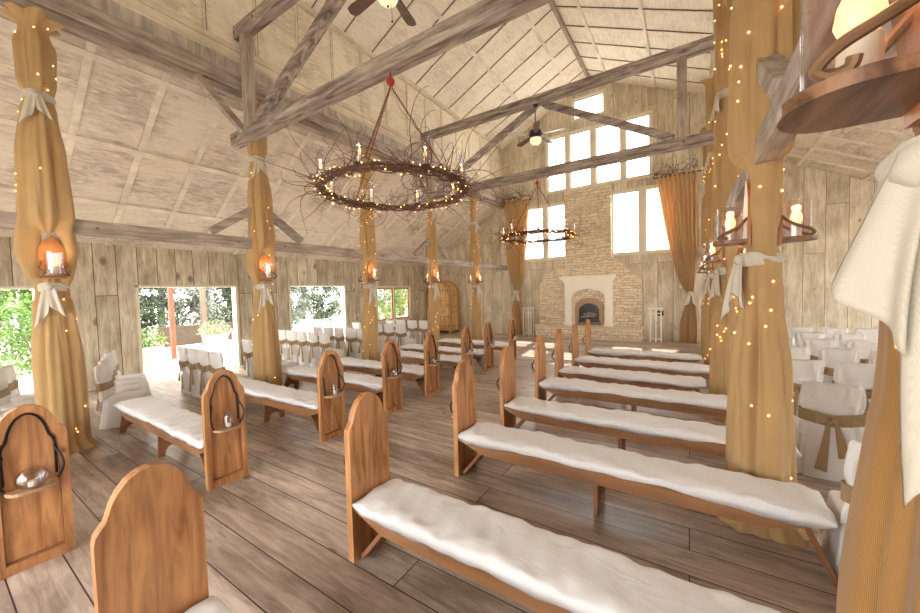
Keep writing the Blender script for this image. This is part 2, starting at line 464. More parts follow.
# side walls
lh = [(-1.2, 1.46, 0, 2.34), (2.97, 5.27, 0, 2.36), (6.86, 9.19, 0, 2.38), (10.75, 13.0, .75, 2.34)]
mb = MB(); wall_cols(mb, sorted(set([YB, YF] + [v for h in lh for v in h[:2]])), lambda y: ZA, lh, lambda y, t, z: (t, y, z), XL - .2, XL)
struct(mb.build('wall_left', M['wall_side']), 'whitewashed board side wall with open doorways to the patio')
rh = [(2.6, 5.6, 0, 2.7), (6.6, 9.6, 0, 2.7), (10.6, 13.6, 0, 2.7)]  # unseen openings added to let more daylight into the barn
mb = MB(); wall_cols(mb, sorted(set([YB, YF] + [v for h in rh for v in h[:2]])), lambda y: aisle_r(XR), rh, lambda y, t, z: (t, y, z), XR, XR + .2)
struct(mb.build('wall_right', M['wall_side']), 'board side wall beyond the right hand chairs')
bh = [(-6.6, 0, 0, 3.6)]  # opening behind the camera, added and sized for the daylight it lets in
mb = MB(); wall_cols(mb, sorted(set([XL, XA - .26, XC, XB + .26, XR] + [v for h in bh for v in h[:2]])), gtop, [h for h in bh], lambda x, t, z: (x, t, z), YB - .2, YB)
struct(mb.build('wall_back', M['wall_gable']), 'unseen near end wall of the barn, opening added to let daylight in')

# roofs with batten grid
YS = [1.65 + .9 * k for k in range(-5, 15)]
def roof(name, x0, z0, x1, z1, ribx, pan, label, gap=False):
    mb = MB(); t = .12
    # t above the lower surface
    mb.prism([(x0, z0), (x1, z1), (x1, z1 + t), (x0, z0 + t)], 'y', YB - .2, YF + .2)
    d = Vector((x1 - x0, 0, z1 - z0)).normalized(); nrm = Vector((d.z, 0, -d.x))
    if nrm.z > 0: nrm = -nrm
    f = lambda x: z0 + (z1 - z0) * (x - x0) / (x1 - x0)
    for y in YS:
        if y < YF - .1:
            mb.cur = 1
            mb.bar(Vector((x0, y, z0)) + nrm * .012, Vector((x1, y, z1)) + nrm * .012, .04 if gap else .10, .03, up=tuple(nrm))
            if gap:
                mb.cur = 2
                mb.bar(Vector((x0, y - .026, z0)) + nrm * .008, Vector((x1, y - .026, z1)) + nrm * .008, .02, .016, up=tuple(nrm))
    mb.cur = 1
    for x in ribx:
        p = Vector((x, 0, f(x))) + nrm * .016
        mb.bar((p.x, YB, p.z), (p.x, YF - .01, p.z), .10, .04, up=tuple(nrm))
    struct(mb.build(name, [pan, M['batten'], M['gapdark']]), label)
roof('ceiling_aisle_left', XL - .2, aisle_l(XL - .2), XA - .1, aisle_l(XA - .1), [-7.55, -8.87, -10.1], M['panel_aisle'], 'sloping whitewashed panel ceiling with batten grid over the left aisle')
roof('ceiling_nave_left', XA - .2, nave(XA - .2), XC, RIDGE, [-5.5, -3.97], M['panel_nave'], 'cream panelled left slope of the high roof', True)
roof('ceiling_nave_right', XB + .2, nave(XB + .2), XC, RIDGE, [-1.05, -2.6], M['panel_nave'], 'cream panelled right slope of the high roof', True)
roof('ceiling_aisle_right', XR + .2, aisle_r(XR + .2), XB + .1, aisle_r(XB + .1), [2.8, 4.2, 5.6], M['panel_aisle'], 'sloping panel ceiling over the right aisle')
mb = MB(); mb.box(XC - .05, XC + .05, YB, YF - .01, RIDGE - .14, RIDGE + .05)
struct(mb.build('trim_1', M['timber_y']), 'dark ridge board along the roof peak')
# clerestory walls and fascias
def clere(name, x, s, low, label):
    mb = MB(); X0 = x - s * .12
    def lay(a, b, z0, z1, m):
        mb.cur = m; mb.box(min(x - s * .24, x + s * a), max(x - s * .24, x + s * a), YB, YF - .01, z0, z1)
    lay(-.10, 0, low + .72, EAVE + .02, 0)
    for k in range(21):
        y = -2.33 + .9 * k
        mb.cur = 3; mb.box(min(x - s * .1, x - s * .075), max(x - s * .1, x - s * .075), y - .022, y + .022, low + .72, EAVE)
        mb.cur = 4; mb.box(min(x - s * .1, x - s * .09), max(x - s * .1, x - s * .09), y + .022, y + .042, low + .72, EAVE)
    lay(-.095, 0, low + .45, low + .50, 3)
    lay(-.085, 0, low + .50, low + .63, 3)
    lay(-.05, 0, low + .63, low + .73, 3)
    lay(-.09, 0, low + .17, low + .45, 2)
    mb.cur = 3; mb.box(min(x - s * .1, x + s * .0), max(x - s * .1, x + s * .0), YB, YF - .01, EAVE - .12, EAVE - .03)
    return struct(mb.build(name, [M['panel_clere'], M['timber_y'], M['fascia'], M['trim'], M['gapdark']]), label)
clere('wall_upper_left', XA, 1, 6.0, 'cream board and batten upper wall above the left posts')
clere('wall_upper_right', XB, -1, aisle_r(XB), 'cream upper wall above the right posts')
for nm, x, s, z in (('left', XA, 1, 5.86), ('right', XB, -1, aisle_r(XB) - .2)):
    mb = MB()
    mb.box(min(x - s * .2, x + s * .05), max(x - s * .2, x + s * .05), YB, YF - .02, z, z + .29)
    mb.box(min(x - s * .2, x - s * .02), max(x - s * .2, x - s * .02), YB, YF - .02, z - .1, z)
    tag(mb.build('header_beam', M['timber_y']), 'long rough brown beam resting on top of the %s hand row of posts' % nm, 'beam')

# posts, knee braces, horizontal rails
def post(x, y, top, label, group):
    mb = MB(); mb.box(-.08, .08, -.08, .08, 0, top)
    return tag(mb.build('timber_post', M['timber_z'], loc=(x, y, 0)), label, 'post', group)
for side, x in (('left', XA), ('right', XB)):
    for i, y in enumerate(POSTY):
        if side == 'right' and i == 4: pass
        yy = 1.08 if (side == 'right' and i == 0) else y
        if side == 'left': lab = 'rough timber post inside burlap, %s from the camera in the left row' % ORD[i]
        else: lab = 'rough timber post inside burlap, %s from the camera in the right row' % ORD[i]
        post(x, yy, (5.74 if side == 'left' else 6.44), lab, 'burlap wrapped posts')
    ys = [YB + .0] + POSTY + [YF]
    for i, (a, b) in enumerate(zip(ys[:-1], ys[1:])):
        mb = MB(); mb.box(-.07, .07, a + .085, b - (.085 if i < 5 else .01), 2.93, 3.13)
        for e in (a + .3, b - .3):
            mb.cur = 0
        o = mb.build('side_rail', M['timber_y'], loc=(x, 0, 0))
        tag(o, 'weathered horizontal rail in the %s post row, %s bay from the camera' % (side, ORD[i]), 'beam', 'rails between posts')
        for e, sg in ((a + .45, 1), (b - .45, -1)):
            if a > 0: 
                k = MB(); k.tube([(.07, e, 3.03), (.08, e, 3.03)], .02, 8); k.build('bolt', M['rust'], o)
    for j, i in enumerate((1, 3)):
        y = POSTY[i]
        for sg, wd in ((-1, 'near'), (1, 'far')):
            mb = MB(); mb.bar((0, sg * .04, 3.76), (0, sg * .86, 3.19), .13, .13)
            tag(mb.build('knee_brace', M['timber_y'], loc=(x, y, 0)), 'short brace on the %s side of the %s post in the %s row' % (wd, ORD[i], side), 'brace', 'low knee braces')
        if side == 'left':
            mb = MB(); mb.bar((0, -.06, 5.08), (0, -.98, 5.92), .11, .12)
            tag(mb.build('upper_brace', M['timber_y'], loc=(x + .02, y, -.1)), 'upper brace rising from the %s left post to the header beam' % ORD[i], 'brace', 'upper braces')

def truss(y, label):
    t = thing('roof_truss', label, 'truss', (XC, y, 4.95), 0, 'roof trusses')
    w = .09
    b = MB().box(-4.2, 4.15, -w, w, 0, .22); b.build('tie_beam', M['timber'], t)
    b = MB().box(-3.95, 3.9, -w, w, 1.90, 2.12); b.build('top_chord', M['timber'], t)
    for s in (-1, 1):
        b = MB(); b.bar((s * .12, 0, 1.86), (s * (3.32 if s < 0 else 3.0), 0, .27), .14, .15, up=(0, 1, 0)); b.build('diagonal_brace', M['timber'], t)
    b = MB().box(-3.70, -3.52, -.08, .08, .22, 1.90); b.build('king_strut', M['timber_z'], t)
    b = MB().box(3.07, 3.25, -.08, .08, .22, 1.90); b.build('king_strut', M['timber_z'], t)
    for px, pz in ((-3.85, 2.0), (-3.2, 2.02), (-4.0, .12), (.0, 2.0), (3.2, 2.0), (3.2, .11)):
        b = MB(); b.tube([(px, -w - .012, pz), (px, -w, pz)], .028, 10); b.build('bolt', M['rust'], t)
    return t
truss(3.64, 'nearest large timber roof truss, carrying the big twig chandelier')
truss(9.2, 'farther timber roof truss in front of the gable windows')

# ------------------------------------------------------------------ windows
def window(n, x0, x1, z0, z1, cols, label, deep=.1):
    fr = MB(); e = .09
    fr.box(x0 - e, x1 + e, YF - .035, YF + .1, z1, z1 + e); fr.box(x0 - e, x1 + e, YF - .035, YF + .1, z0 - e, z0)
    fr.box(x0 - e, x0, YF - .035, YF + .1, z0, z1); fr.box(x1, x1 + e, YF - .035, YF + .1, z0, z1)
    w = fr.build('window_%d' % n, M['winframe']); struct(w, label)
    for (a, b) in zip(cols[:-1], cols[1:]):
        a2, b2 = a[1], b[0]
    for i, (a, b) in enumerate(cols):
        if i < len(cols) - 1:
            m = MB().box(b, cols[i + 1][0], YF - .03, YF + .1, z0, z1); m.build('mullion', M['winframe'], w)
        s = MB(); q = .045
        s.ring([(a, z0), (b, z0), (b, z1), (a, z1)], [(a + q, z0 + q), (b - q, z0 + q), (b - q, z1 - q), (a + q, z1 - q)], 'y', YF + .03, YF + .07)
        s.build('sash_frame', M['winframe'], w)
        MB().box(a + q, b - q, YF + .045, YF + .055, z0 + q, z1 - q).build('pane', M['pane'], w)
    return w
window(1, -5.07, -1.21, 6.12, 8.33, WIN4, 'row of four tall bright windows high in the end wall')
window(2, -3.97, -2.79, 8.84, 9.60, [(-3.97, -2.79)], 'small single window at the roof peak')
window(3, -6.2, -4.26, 3.34, 5.55, [(-6.2, -5.30), (-5.13, -4.26)], 'pair of bright windows left of the chimney')
window(4, -2.53, -.45, 3.31, 5.63, [(-2.53, -1.57), (-1.38, -.45)], 'pair of bright windows right of the chimney')
# casement on the left wall
w = MB(); a, b, z0, z1 = 10.75, 13.0, .75, 2.34
w.ring([(a, z0), (b, z0), (b, z1), (a, z1)], [(a + .08, z0 + .08), (b - .08, z0 + .08), (b - .08, z1 - .08), (a + .08, z1 - .08)], 'x', XL - .15, XL + .03)
w5 = w.build('window_5', M['winframe']); struct(w5, 'wooden casement window with small panes in the left wall')
for c0, c1 in ((a + .08, 11.84), (11.91, b - .08)):
    s = MB(); q = .07; s.ring([(c0, z0 + .08), (c1, z0 + .08), (c1, z1 - .08), (c0, z1 - .08)], [(c0 + q, z0 + .15), (c1 - q, z0 + .15), (c1 - q, z1 - .15), (c0 + q, z1 - .15)], 'x', XL - .09, XL - .03)
    for r in range(1, 4): zz = z0 + .15 + (z1 - z0 - .3) * r / 4; s.box(XL - .075, XL - .045, c0 + q, c1 - q, zz - .012, zz + .012)
    mm = (c0 + c1) / 2; s.box(XL - .075, XL - .045, mm - .012, mm + .012, z0 + .15, z1 - .15)
    s.build('casement', M['armoire_dark'], w5)
    MB().box(XL - .063, XL - .057, c0 + q, c1 - q, z0 + .15, z1 - .15).build('pane', M['pane'], w5)
MB().box(XL - .1, XL + .02, 11.84, 11.91, z0 + .08, z1 - .08).build('mullion', M['winframe'], w5)
# door casings of the openings
for n, (a, b, z0, z1) in enumerate(lh[:3]):
    w = MB()
    w.box(XL - .22, XL + .02, a - .0, a + .06, 0, z1); w.box(XL - .22, XL + .02, b - .06, b, 0, z1); w.box(XL - .22, XL + .02, a, b, z1 - .05, z1)
    struct(w.build('door_%d' % (n + 1), M['winframe']), ['open doorway at the left edge of the view', 'open doorway to the bright patio', 'open doorway behind the grouped chairs'][n])

# ------------------------------------------------------------------ fireplace
fp = thing('stone_fireplace', 'tall pale ledgestone fireplace with arched cream mantel surround on end wall', 'fireplace', (-3.45, YF, 0))
def P(x): return x + 3.45
b = MB(); b.prism([(P(-5.47), .5), (P(-5.47), 2.26), (P(-4.34), 3.27), (P(-4.34), 6.0), (P(-2.55), 6.0), (P(-2.55), 3.27), (P(-1.51), 2.26), (P(-1.51), .5)], 'y', -.16, 0)
b.build('chimney_breast', M['stone'], fp)
MB().box(P(-5.5), P(-1.48), -.6, 0, 0, .42).build('hearth', M['stone'], fp)
MB().box(P(-5.54), P(-1.44), -.63, 0, .42, .5).build('hearth_slab', M['hearthstone'], fp)
def arch(x0, x1, z0, zs, zt, n=14):
    # polygon going around: bottom left, up, arc, down
    pts = [(x0, z0), (x0, zs)]
    cx = (x0 + x1) / 2; hw = (x1 - x0) / 2
    for i in range(1, n): a = PI * (1 - i / n); pts.append((cx + hw * cos(a), zs + (zt - zs) * sin(a)))
    pts += [(x1, zs), (x1, z0)]
    return pts
o = [(P(-4.30), .5), (P(-4.30), 1.75)]
n = 14; inn = arch(P(-4.05), P(-2.76), .5, 1.62, 1.98, n)
out = [(P(-4.32), .5), (P(-4.32), 2.0)] + [(P(-4.32) + (P(-2.49) - P(-4.32)) * i / n, 2.22) for i in range(1, n)] + [(P(-2.49), 2.0), (P(-2.49), .5)]
out[2] = (P(-4.32), 2.22); out[-3] = (P(-2.49), 2.22)
k = len(out)
def arch_strip(out, inn, y0, y1):
    b = MB(); k = len(out)
    mk = lambda p, y: (p[0], y, p[1])
    vs = [mk(p, y0) for p in out] + [mk(p, y0) for p in inn] + [mk(p, y1) for p in out] + [mk(p, y1) for p in inn]
    fs = []
    for i in range(k - 1):
        j = i + 1
        fs += [(i, j, k + j, k + i), (2 * k + i, 3 * k + i, 3 * k + j, 2 * k + j), (i, 2 * k + i, 2 * k + j, j), (k + i, k + j, 3 * k + j, 3 * k + i)]
    fs += [(0, k, 3 * k, 2 * k), (k - 1, 3 * k - 1, 4 * k - 1, 2 * k - 1)]
    return b.add(vs, fs)
arch_strip(out, inn, -.36, -.16).build('mantel_surround', M['mantel'], fp)
arch_strip(arch(P(-4.2), P(-2.61), .5, 1.70, 2.10, n), inn, -.385, -.36).build('arch_moulding', M['mantel'], fp)
b = MB()
for i, (e, z0, z1, d) in enumerate([(0, 2.22, 2.28, .38), (.04, 2.28, 2.34, .41), (.09, 2.34, 2.39, .46), (.15, 2.39, 2.50, .52)]): b.box(P(-4.34) - e, P(-2.47) + e, -d, -.16, z0, z1)
b.build('mantel_shelf', M['mantel'], fp)
for x0 in (-4.36, -2.80):
    b = MB(); b.box(P(x0), P(x0 + .35), -.40, -.16, .5, .62); b.build('plinth', M['mantel'], fp)
MB().prism(arch(P(-4.05), P(-2.76), .5, 1.62, 1.98), 'y', -.2, -.16).build('surround_infill', M['stone'], fp)
i1 = arch(P(-3.93), P(-2.83), .52, 1.22, 1.62, n); i2 = arch(P(-3.82), P(-2.94), .62, 1.14, 1.46, n)
arch_strip(i1, i2, -.27, -.2).build('firebox_frame', M['bronze'], fp)
arch_strip(arch(P(-3.82), P(-2.94), .62, 1.14, 1.46, n), arch(P(-3.77), P(-2.99), .74, 1.11, 1.40, n), -.285, -.25).build('door_frame', M['bronze'], fp)
MB().prism(arch(P(-3.84), P(-2.92), .54, 1.14, 1.48), 'y', -.215, -.2).build('firebox', M['firebox'], fp)
b = MB()
for q in range(5): b.box(P(-3.86), P(-2.94), -.275, -.262, .535 + q * .022, .545 + q * .022)
b.build('louvre', M['bronze'], fp)
for (x0, z0, x1, z1) in ((-3.7, .85, -3.15, .90), (-3.6, .98, -3.2, .86), (-3.45, 1.02, -3.1, .95)):
    b = MB(); b.tube([(P(x0), -.225, z0), (P(x1), -.23, z1)], .035, 8); b.build('fire_log', M['log'], fp)

# white stands beside the hearth
def stand(x, label):
    t = thing('plant_stand', label, 'stand', (x, 14.55, 0), 0)
    for dx in (-.17, .17):
        for dy in (-.14, .14): MB().box(dx - .014, dx + .014, dy - .014, dy + .014, 0, 1.2).build('leg', M['whitemetal'], t)
    b = MB(); b.ring([(-.24, -.18), (.24, -.18), (.24, .18), (-.24, .18)], [(-.19, -.14), (.19, -.14), (.19, .14), (-.19, .14)], 'z', 1.2, 1.23); b.box(-.2, .2, -.15, .15, 1.215, 1.228); b.build('top', M['whitemetal'], t)
    for z in (.1, 1.02):
        for y0 in (-.147, .133): MB().box(-.17, .17, y0, y0 + .014, z, z + .02).build('rail', M['whitemetal'], t)
    b = MB(); b.lathe([(.03, .0), (.018, .1), (.018, .7), (.035, .8), (.05, .98), (.03, 1.0), (.03, 1.2)], 12); b.build('centre_spindle', M['whitemetal'], t)
stand(-5.88, 'slim white metal plant stand left of the stone hearth')
stand(-1.02, 'slim white metal plant stand right of the stone hearth')
MB_ = MB().box(-1.0, -.8, YF - .03, YF, .92, 1.1); tag(MB_.build('outlet_box', M['firebox']), 'small black outlet box on the wall behind the right stand', 'outlet')
b = MB().box(-.30, -.14, YF - .02, YF, 1.92, 2.12); tag(b.build('switch_plate', M['ivory']), 'small ivory switch plate on the wall beside the right curtain', 'switch')  # ivory switch plate beside the right curtain

# armoire
ar = thing('pine_armoire', 'golden pine armoire with round arched top in far left corner', 'armoire', (-10.42, 14.55, 0))
hw = .70
body = arch(-hw, hw, .12, 1.85, 2.55, 20)
MB().prism(body, 'y', -.36, .36).build('carcass', M['armoire'], ar)
arch_strip(arch(-hw - .03, hw + .03, .12, 1.85, 2.59, 20), arch(-hw + .09, hw - .09, .12, 1.82, 2.46, 20), -.42, -.36).build('arched_frame', M['armoire_dark'], ar)
arch_strip(arch(-hw - .03, hw + .03, .12, 1.85, 2.59, 20), arch(-hw - .001, hw + .001, .12, 1.85, 2.551, 20), .30, .365).build('rear_moulding', M['armoire_dark'], ar)
for s in (-1, 1):
    d = MB(); x0, x1 = (.01, hw - .1) if s > 0 else (-hw + .1, -.01)
    pts = [(x0, 1.22), (x1, 1.22)]
    rr = [(x, 1.82 + .62 * math.sqrt(max(0, 1 - (x / (hw - .09)) ** 2))) for x in [x1 + (x0 - x1) * i / 8 for i in range(9)]]
    d.prism(pts + rr, 'y', -.40, -.36)
    o = d.build('upper_door', M['armoire'], ar)
    for z0, z1 in ((1.32, 1.62), (1.70, 2.1)):
        k = MB(); k.ring([(x0 + .1, z0), (x1 - .1, z0), (x1 - .1, z1), (x0 + .1, z1)], [(x0 + .14, z0 + .04), (x1 - .14, z0 + .04), (x1 - .14, z1 - .04), (x0 + .14, z1 - .04)], 'y', -.415, -.40); k.build('panel_moulding', M['armoire_dark'], o)
    for zz in (1.3, 2.0): MB().box(x1 - .03 if s > 0 else x0 - .01, x1 + .01 if s > 0 else x0 + .03, -.425, -.40, zz, zz + .1).build('hinge', M['iron'], o)
    o = MB().box(x0, x1, -.40, -.36, .95, 1.19).build('drawer', M['armoire'], ar)
    MB().ball(((x0 + x1) / 2, -.415, 1.07), .022).build('knob', M['iron'], o)
    o = MB().box(x0, x1, -.40, -.36, .2, .92).build('lower_door', M['armoire'], ar)
    k = MB(); k.ring([(x0 + .1, .3), (x1 - .1, .3), (x1 - .1, .82), (x0 + .1, .82)], [(x0 + .14, .34), (x1 - .14, .34), (x1 - .14, .78), (x0 + .14, .78)], 'y', -.415, -.40); k.box((x0 + x1) / 2 - .02, (x0 + x1) / 2 + .02, -.415, -.40, .34, .78); k.build('panel_moulding', M['armoire_dark'], o)
    for zz in (.3, .75): MB().box(x1 - .03 if s > 0 else x0 - .01, x1 + .01 if s > 0 else x0 + .03, -.425, -.40, zz, zz + .1).build('hinge', M['iron'], o)
for sx in (-1, 1):
    for sy in (-1, 1): MB().box(sx * .62 - .07, sx * .62 + .07, sy * .3 - .06, sy * .3 + .06, 0, .12).build('foot', M['armoire_dark'], ar)
b = MB()
for z in (.3, 1.0, 1.25, 1.8): b.box(hw, hw + .015, -.3, .3, z, z + .05)
for y in (-.3, .25): b.box(hw, hw + .012, y, y + .05, .2, 1.85)
b.build('side_panel', M['armoire_dark'], ar)

# ------------------------------------------------------------------ curtains on the fireplace wall
def curtain(xo_top, xi_top, xo_tie, xi_tie, xo_bot, xi_bot, ztop, ztie, label, seed):
    t = thing('gathered_curtain', label, 'curtain', (xo_top, YF - .2, 0), 0, 'gathered gold curtains')
    r = random.Random(seed); ph = [r.uniform(0, 6) for _ in range(4)]
    def edge(z):
        if z > ztie:
            u = (z - ztie) / (ztop - ztie); e = u ** .55
            return xo_tie + (xo_top - xo_tie) * min(1, u * 3), xi_tie + (xi_top - xi_tie) * e
        u = (ztie - z) / ztie; return xo_tie + (xo_bot - xo_tie) * min(1, u * 2), xi_tie + (xi_bot - xi_tie) * min(1, u * 1.6)
    def fn(u, v):
        z = .01 + (ztop - .01) * v
        a, b = edge(z); w = abs(b - a)
        amp = .055 if w > .4 else .04
        y = amp * sin(u * 2 * PI * 9 + ph[0] + .6 * sin(v * 7 + ph[1])) + .02 * sin(u * 2 * PI * 21 + ph[2] + v * 3)
        return (a + (b - a) * u - xo_top, y, z)
    def both(u, v):
        # closed cloth with thickness
        if u <= .5: p = fn(u * 2, v); return p
        p = fn(2 - u * 2, v); return (p[0], p[1] + .012, p[2])
    b = MB(); b.grid(both, 240, 70, True); b.build('cloth', M['curtain'], t, 'all')
    xm = (xo_tie + xi_tie) / 2 - xo_top; hwid = abs(xi_tie - xo_tie) / 2 + .03
    b = MB(); b.lathe([(1, -.07), (1.07, -.03), (1.07, .03), (1, .07)], 20, (0, 0, 0)); b.v = [(xm + x * hwid, y * .11, z + ztie) for x, y, z in b.v]
    b.build('tie_band', M['sash'], t, True)
    for s in (-1, 1):
        b = MB(); b.add([(xm, -.12, ztie + .03), (xm + s * .06, -.13, ztie), (xm + s * .22, -.12, ztie - .42), (xm + s * .05, -.12, ztie - .36), (xm, -.1, ztie + .03), (xm + s * .06, -.11, ztie), (xm + s * .22, -.1, ztie - .42), (xm + s * .05, -.1, ztie - .36)],
                        [(0, 1, 2, 3), (7, 6, 5, 4), (0, 4, 5, 1), (1, 5, 6, 2), (2, 6, 7, 3), (3, 7, 4, 0)]); b.build('bow_tail', M['sash'], t)
    b = MB(); b.tube([(min(0, xi_top - xo_top) - .1, .03, ztop - .03), (max(0, xi_top - xo_top) + .1, .03, ztop - .03)], .02, 8); b.build('rod', M['iron'], t)
    return t
curtain(-7.0, -5.85, -6.62, -6.40, -6.8, -6.15, 5.95, 1.92, 'long gold curtain tied back left of the windows on the fireplace wall', 3)
curtain(.25, -1.0, .12, -.02, .25, -.30, 5.93, 1.72, 'long gold curtain tied back right of the windows on the fireplace wall', 4)
def twigpath(r, p, d, n, step, curl):
    pts = [Vector(p)]; d = Vector(d).normalized(); ax = Vector((r.uniform(-1, 1), r.uniform(-1, 1), r.uniform(-1, 1))).normalized(); ax = (ax - d * ax.dot(d) * .85).normalized()
    ang = r.uniform(-curl, curl)
    for i in range(n):
        ang += r.uniform(-curl, curl) * .35
        d = (Matrix.Rotation(ang, 3, ax) @ d).normalized()
        pts.append(pts[-1] + d * step)
    return pts
def garland(x0, x1, z, label, seed):
    r = random.Random(seed); b = MB()
    for i in range(26):
        x = r.uniform(x0, x1)
        pts = twigpath(r, (x, YF - .24, z + r.uniform(-.02, .1)), (r.uniform(-1, 1), r.uniform(-.6, .05), r.uniform(-.1, .7)), 9, .09, .5)
        pts = [Vector((min(max(q.x, -6.95), .22), min(q.y, YF - .06), min(q.z, 6.5))) for q in pts]
        b.tube(pts, [.011 - .0009 * j for j in range(len(pts))], 5)
    tag(b.build('twig_garland', M['twig'], smooth=True), label, 'twigs')
garland(-6.9, -5.8, 5.98, 'curly brown grapevine twigs on top of the left curtain', 5)
garland(-1.1, .2, 5.95, 'curly brown grapevine twigs on top of the right curtain', 6)

# ------------------------------------------------------------------ pews
def pewprof(w=.2, z0=0.0, ins=0.0):
    # right side going up then mirrored; ins = inset
    R_ = [(w, z0), (w, .90), (w, .965), (w - .006, 1.0), (w - .022, 1.025), (w - .040, 1.045), (w - .050, 1.075), (w - .062, 1.115), (w - .085, 1.16), (w - .118, 1.20), (w - .16, 1.225)]
    pts = R_ + [(0, 1.233)] + [(-a, b) for a, b in reversed(R_)]
    if not ins: return pts
    out = []
    for i, (a, b) in enumerate(pts):
        s = 1 - ins / w
        out.append((a * s, b - ins * 1.0 if b > .5 else z0 + ins * 1.5))
    return out
def make_pew(length):
    t = bpy.data.objects.new('church_pew', None); C.objects.link(t)
    b = MB(); b.prism(pewprof(), 'x', 0.024, .045); b.build('end_panel', M['pine'], t)
    b = MB(); b.ring(pewprof(), pewprof(.2, 0, .05), 'x', -.012, .024); b.build('end_frame', M['pine'], t)
    b = MB(); b.ring(pewprof(.2, 0, .046), pewprof(.2, 0, .058), 'x', .0, .0235); b.build('groove_shade', M['pine_dark'], t)  # thin darker pine strip painting shade into the groove inside the frame
    # dark arch line + ledge + iron bracket on the aisle face
    b = MB()
    ip = pewprof(.2, 0, .068)[1:-1]
    ip = [q for q in ip if q[1] > .70]
    ip = [(ip[0][0], .66)] + ip + [(ip[-1][0], .66)]
    b.tube([(.014, y, z) for y, z in ip], .007, 6)
    for s in (-1, 1):
        pts = []
        for i in range(13):
            u = i / 12; pts.append((-.012 - .05 * sin(u * PI * .9) , s * (.132 + .03 * sin(u * PI)), .86 - .23 * u))
        b.tube([(.01, s * .128, .88)] + pts, .008, 6)
    b.build('iron_bracket', M['iron'], t, True)
    led = [(0.0, -.13)] + [(-.13 * math.sqrt(max(0, 1 - (v / .135) ** 4)), v) for v in [-.13 + .26 * i / 10 for i in range(11)]] + [(0.0, .13)]
    b = MB(); b.prism(led, 'z', .60, .622); b.build('candle_ledge', M['ledge'], t)
    b = MB(); b.box(.045, length, -.19, .19, .425, .455); b.build('seat', M['pine_x'], t)
    for s in (-1, 1):
        b = MB(); b.prism([(.045, .425), (.045, .40), (.32, .30), (length - .32, .30), (length - .02, .40), (length - .02, .425)], 'y', s * .17 - .0125, s * .17 + .0125); b.build('apron', M['pine_x'], t)
    b = MB(); b.bar((.075, 0, .03), (.40, 0, .42), .30, .03, up=(0, 1, 0) if False else (1, 0, -.8)); b.build('diagonal_brace', M['pine_dark'], t)
    leg = [(-.17, 0), (-.10, 0), (-.085, .07), (-.05, .11), (0, .125), (.05, .11), (.085, .07), (.10, 0), (.17, 0), (.145, .425), (-.145, .425)]
    b = MB(); b.prism(leg, 'x', length * .5 - .017, length * .5 + .017); b.build('leg', M['pine_dark'], t)
    b = MB(); b.prism(leg, 'x', -.017, .017); b.v = [(x + length - .13 - (z - .425) * .45, y, z) for x, y, z in b.v]; b.build('leg', M['pine_dark'], t)
    return t
def cushion_mesh(length, seed):
    r = random.Random(seed); ph = [r.uniform(0, 6) for _ in range(8)]
    b = MB(); x0, x1 = .06, length + .03
    NU, NV = 44, 120
    def fn(u, v):
        x = x0 + (x1 - x0) * v
        hem = .045 + .016 * sin(x * 2.3 + ph[0]) + .010 * sin(x * 5.1 + ph[1]) + .005 * sin(x * 14 + ph[2])
        # cross-section perimeter
        a = u * 2 * PI
        cy, cz = cos(a), sin(a)
        sy = abs(cy) ** .35 * (1 if cy > 0 else -1); szz = abs(cz) ** .55 * (1 if cz > 0 else -1)
        y = .212 * sy; 
        if szz > 0: z = .462 + .042 * szz
        else: z = .462 - .002 + szz * .0
        if abs(cy) > .8 and cz < .25: z -= hem * (1 if cz < 0 else (1 - cz * 4)) * ((abs(cy) - .8) / .2)
        e = min(v, 1 - v)
        if e < .03: k = e / .03; z = .46 + (z - .46) * (.3 + .7 * k)
        wr = .007 * sin(x * 9 + y * 14 + ph[2] + 1.6 * sin(y * 7 + ph[3])) + .005 * sin(x * 23 - y * 31 + ph[4]) + .004 * sin(x * 41 + y * 17 + ph[5]) + .006 * sin(x * 3.1 + ph[6])
        if szz > 0: z += wr * min(1, szz * 1.3)
        if cz > 0 or abs(cy) > .8: y += .003 * sin(x * 11 + ph[7]) + .003 * sin(x * 29 + ph[1])
        return (x, y, z)
    b.grid(fn, NU, NV, True)
    n = NU
    b.f.append(tuple(range(n))); b.mi.append(0); b.f.append(tuple((NV - 1) * n + j for j in range(n))); b.mi.append(0)
    return b
# (y, length) per pew
RP = [(.57, 2.4), (1.90, 3.0), (3.33, 2.9), (4.46, 2.95), (5.75, 2.9), (6.79, 2.33), (7.94, 2.9), (9.13, 2.33)]
LP = [(.44, 2.95), (1.79, 2.95), (3.15, 3.0), (4.36, 2.95), (5.46, 2.8), (6.77, 2.5), (7.81, 2.8), (9.23, 2.5)]
protos = {}
def pew_at(side, i, y, L):
    x = -2.14 if side == 'right' else -4.2
    rz = 0 if side == 'right' else PI
    place = '%s from the camera %s of the aisle' % (ORD[i], side)
    if L not in protos: protos[L] = make_pew(L); p = protos[L]
    else: p = dup(protos[L])
    p.location = (x, y, 0); p.rotation_euler = (0, 0, rz)
    tag(p, 'honey pine pew with arched end board, ' + place, 'pew', 'pine pews')
    c = cushion_mesh(L, i * 2 + (side == 'left')).build('seat_cloth', M['white'], None, 'all', (x, y, 0), (0, 0, rz))
    tag(c, 'rumpled white seat cover on the pew ' + place, 'seat cover', 'white seat covers')
    return x, y
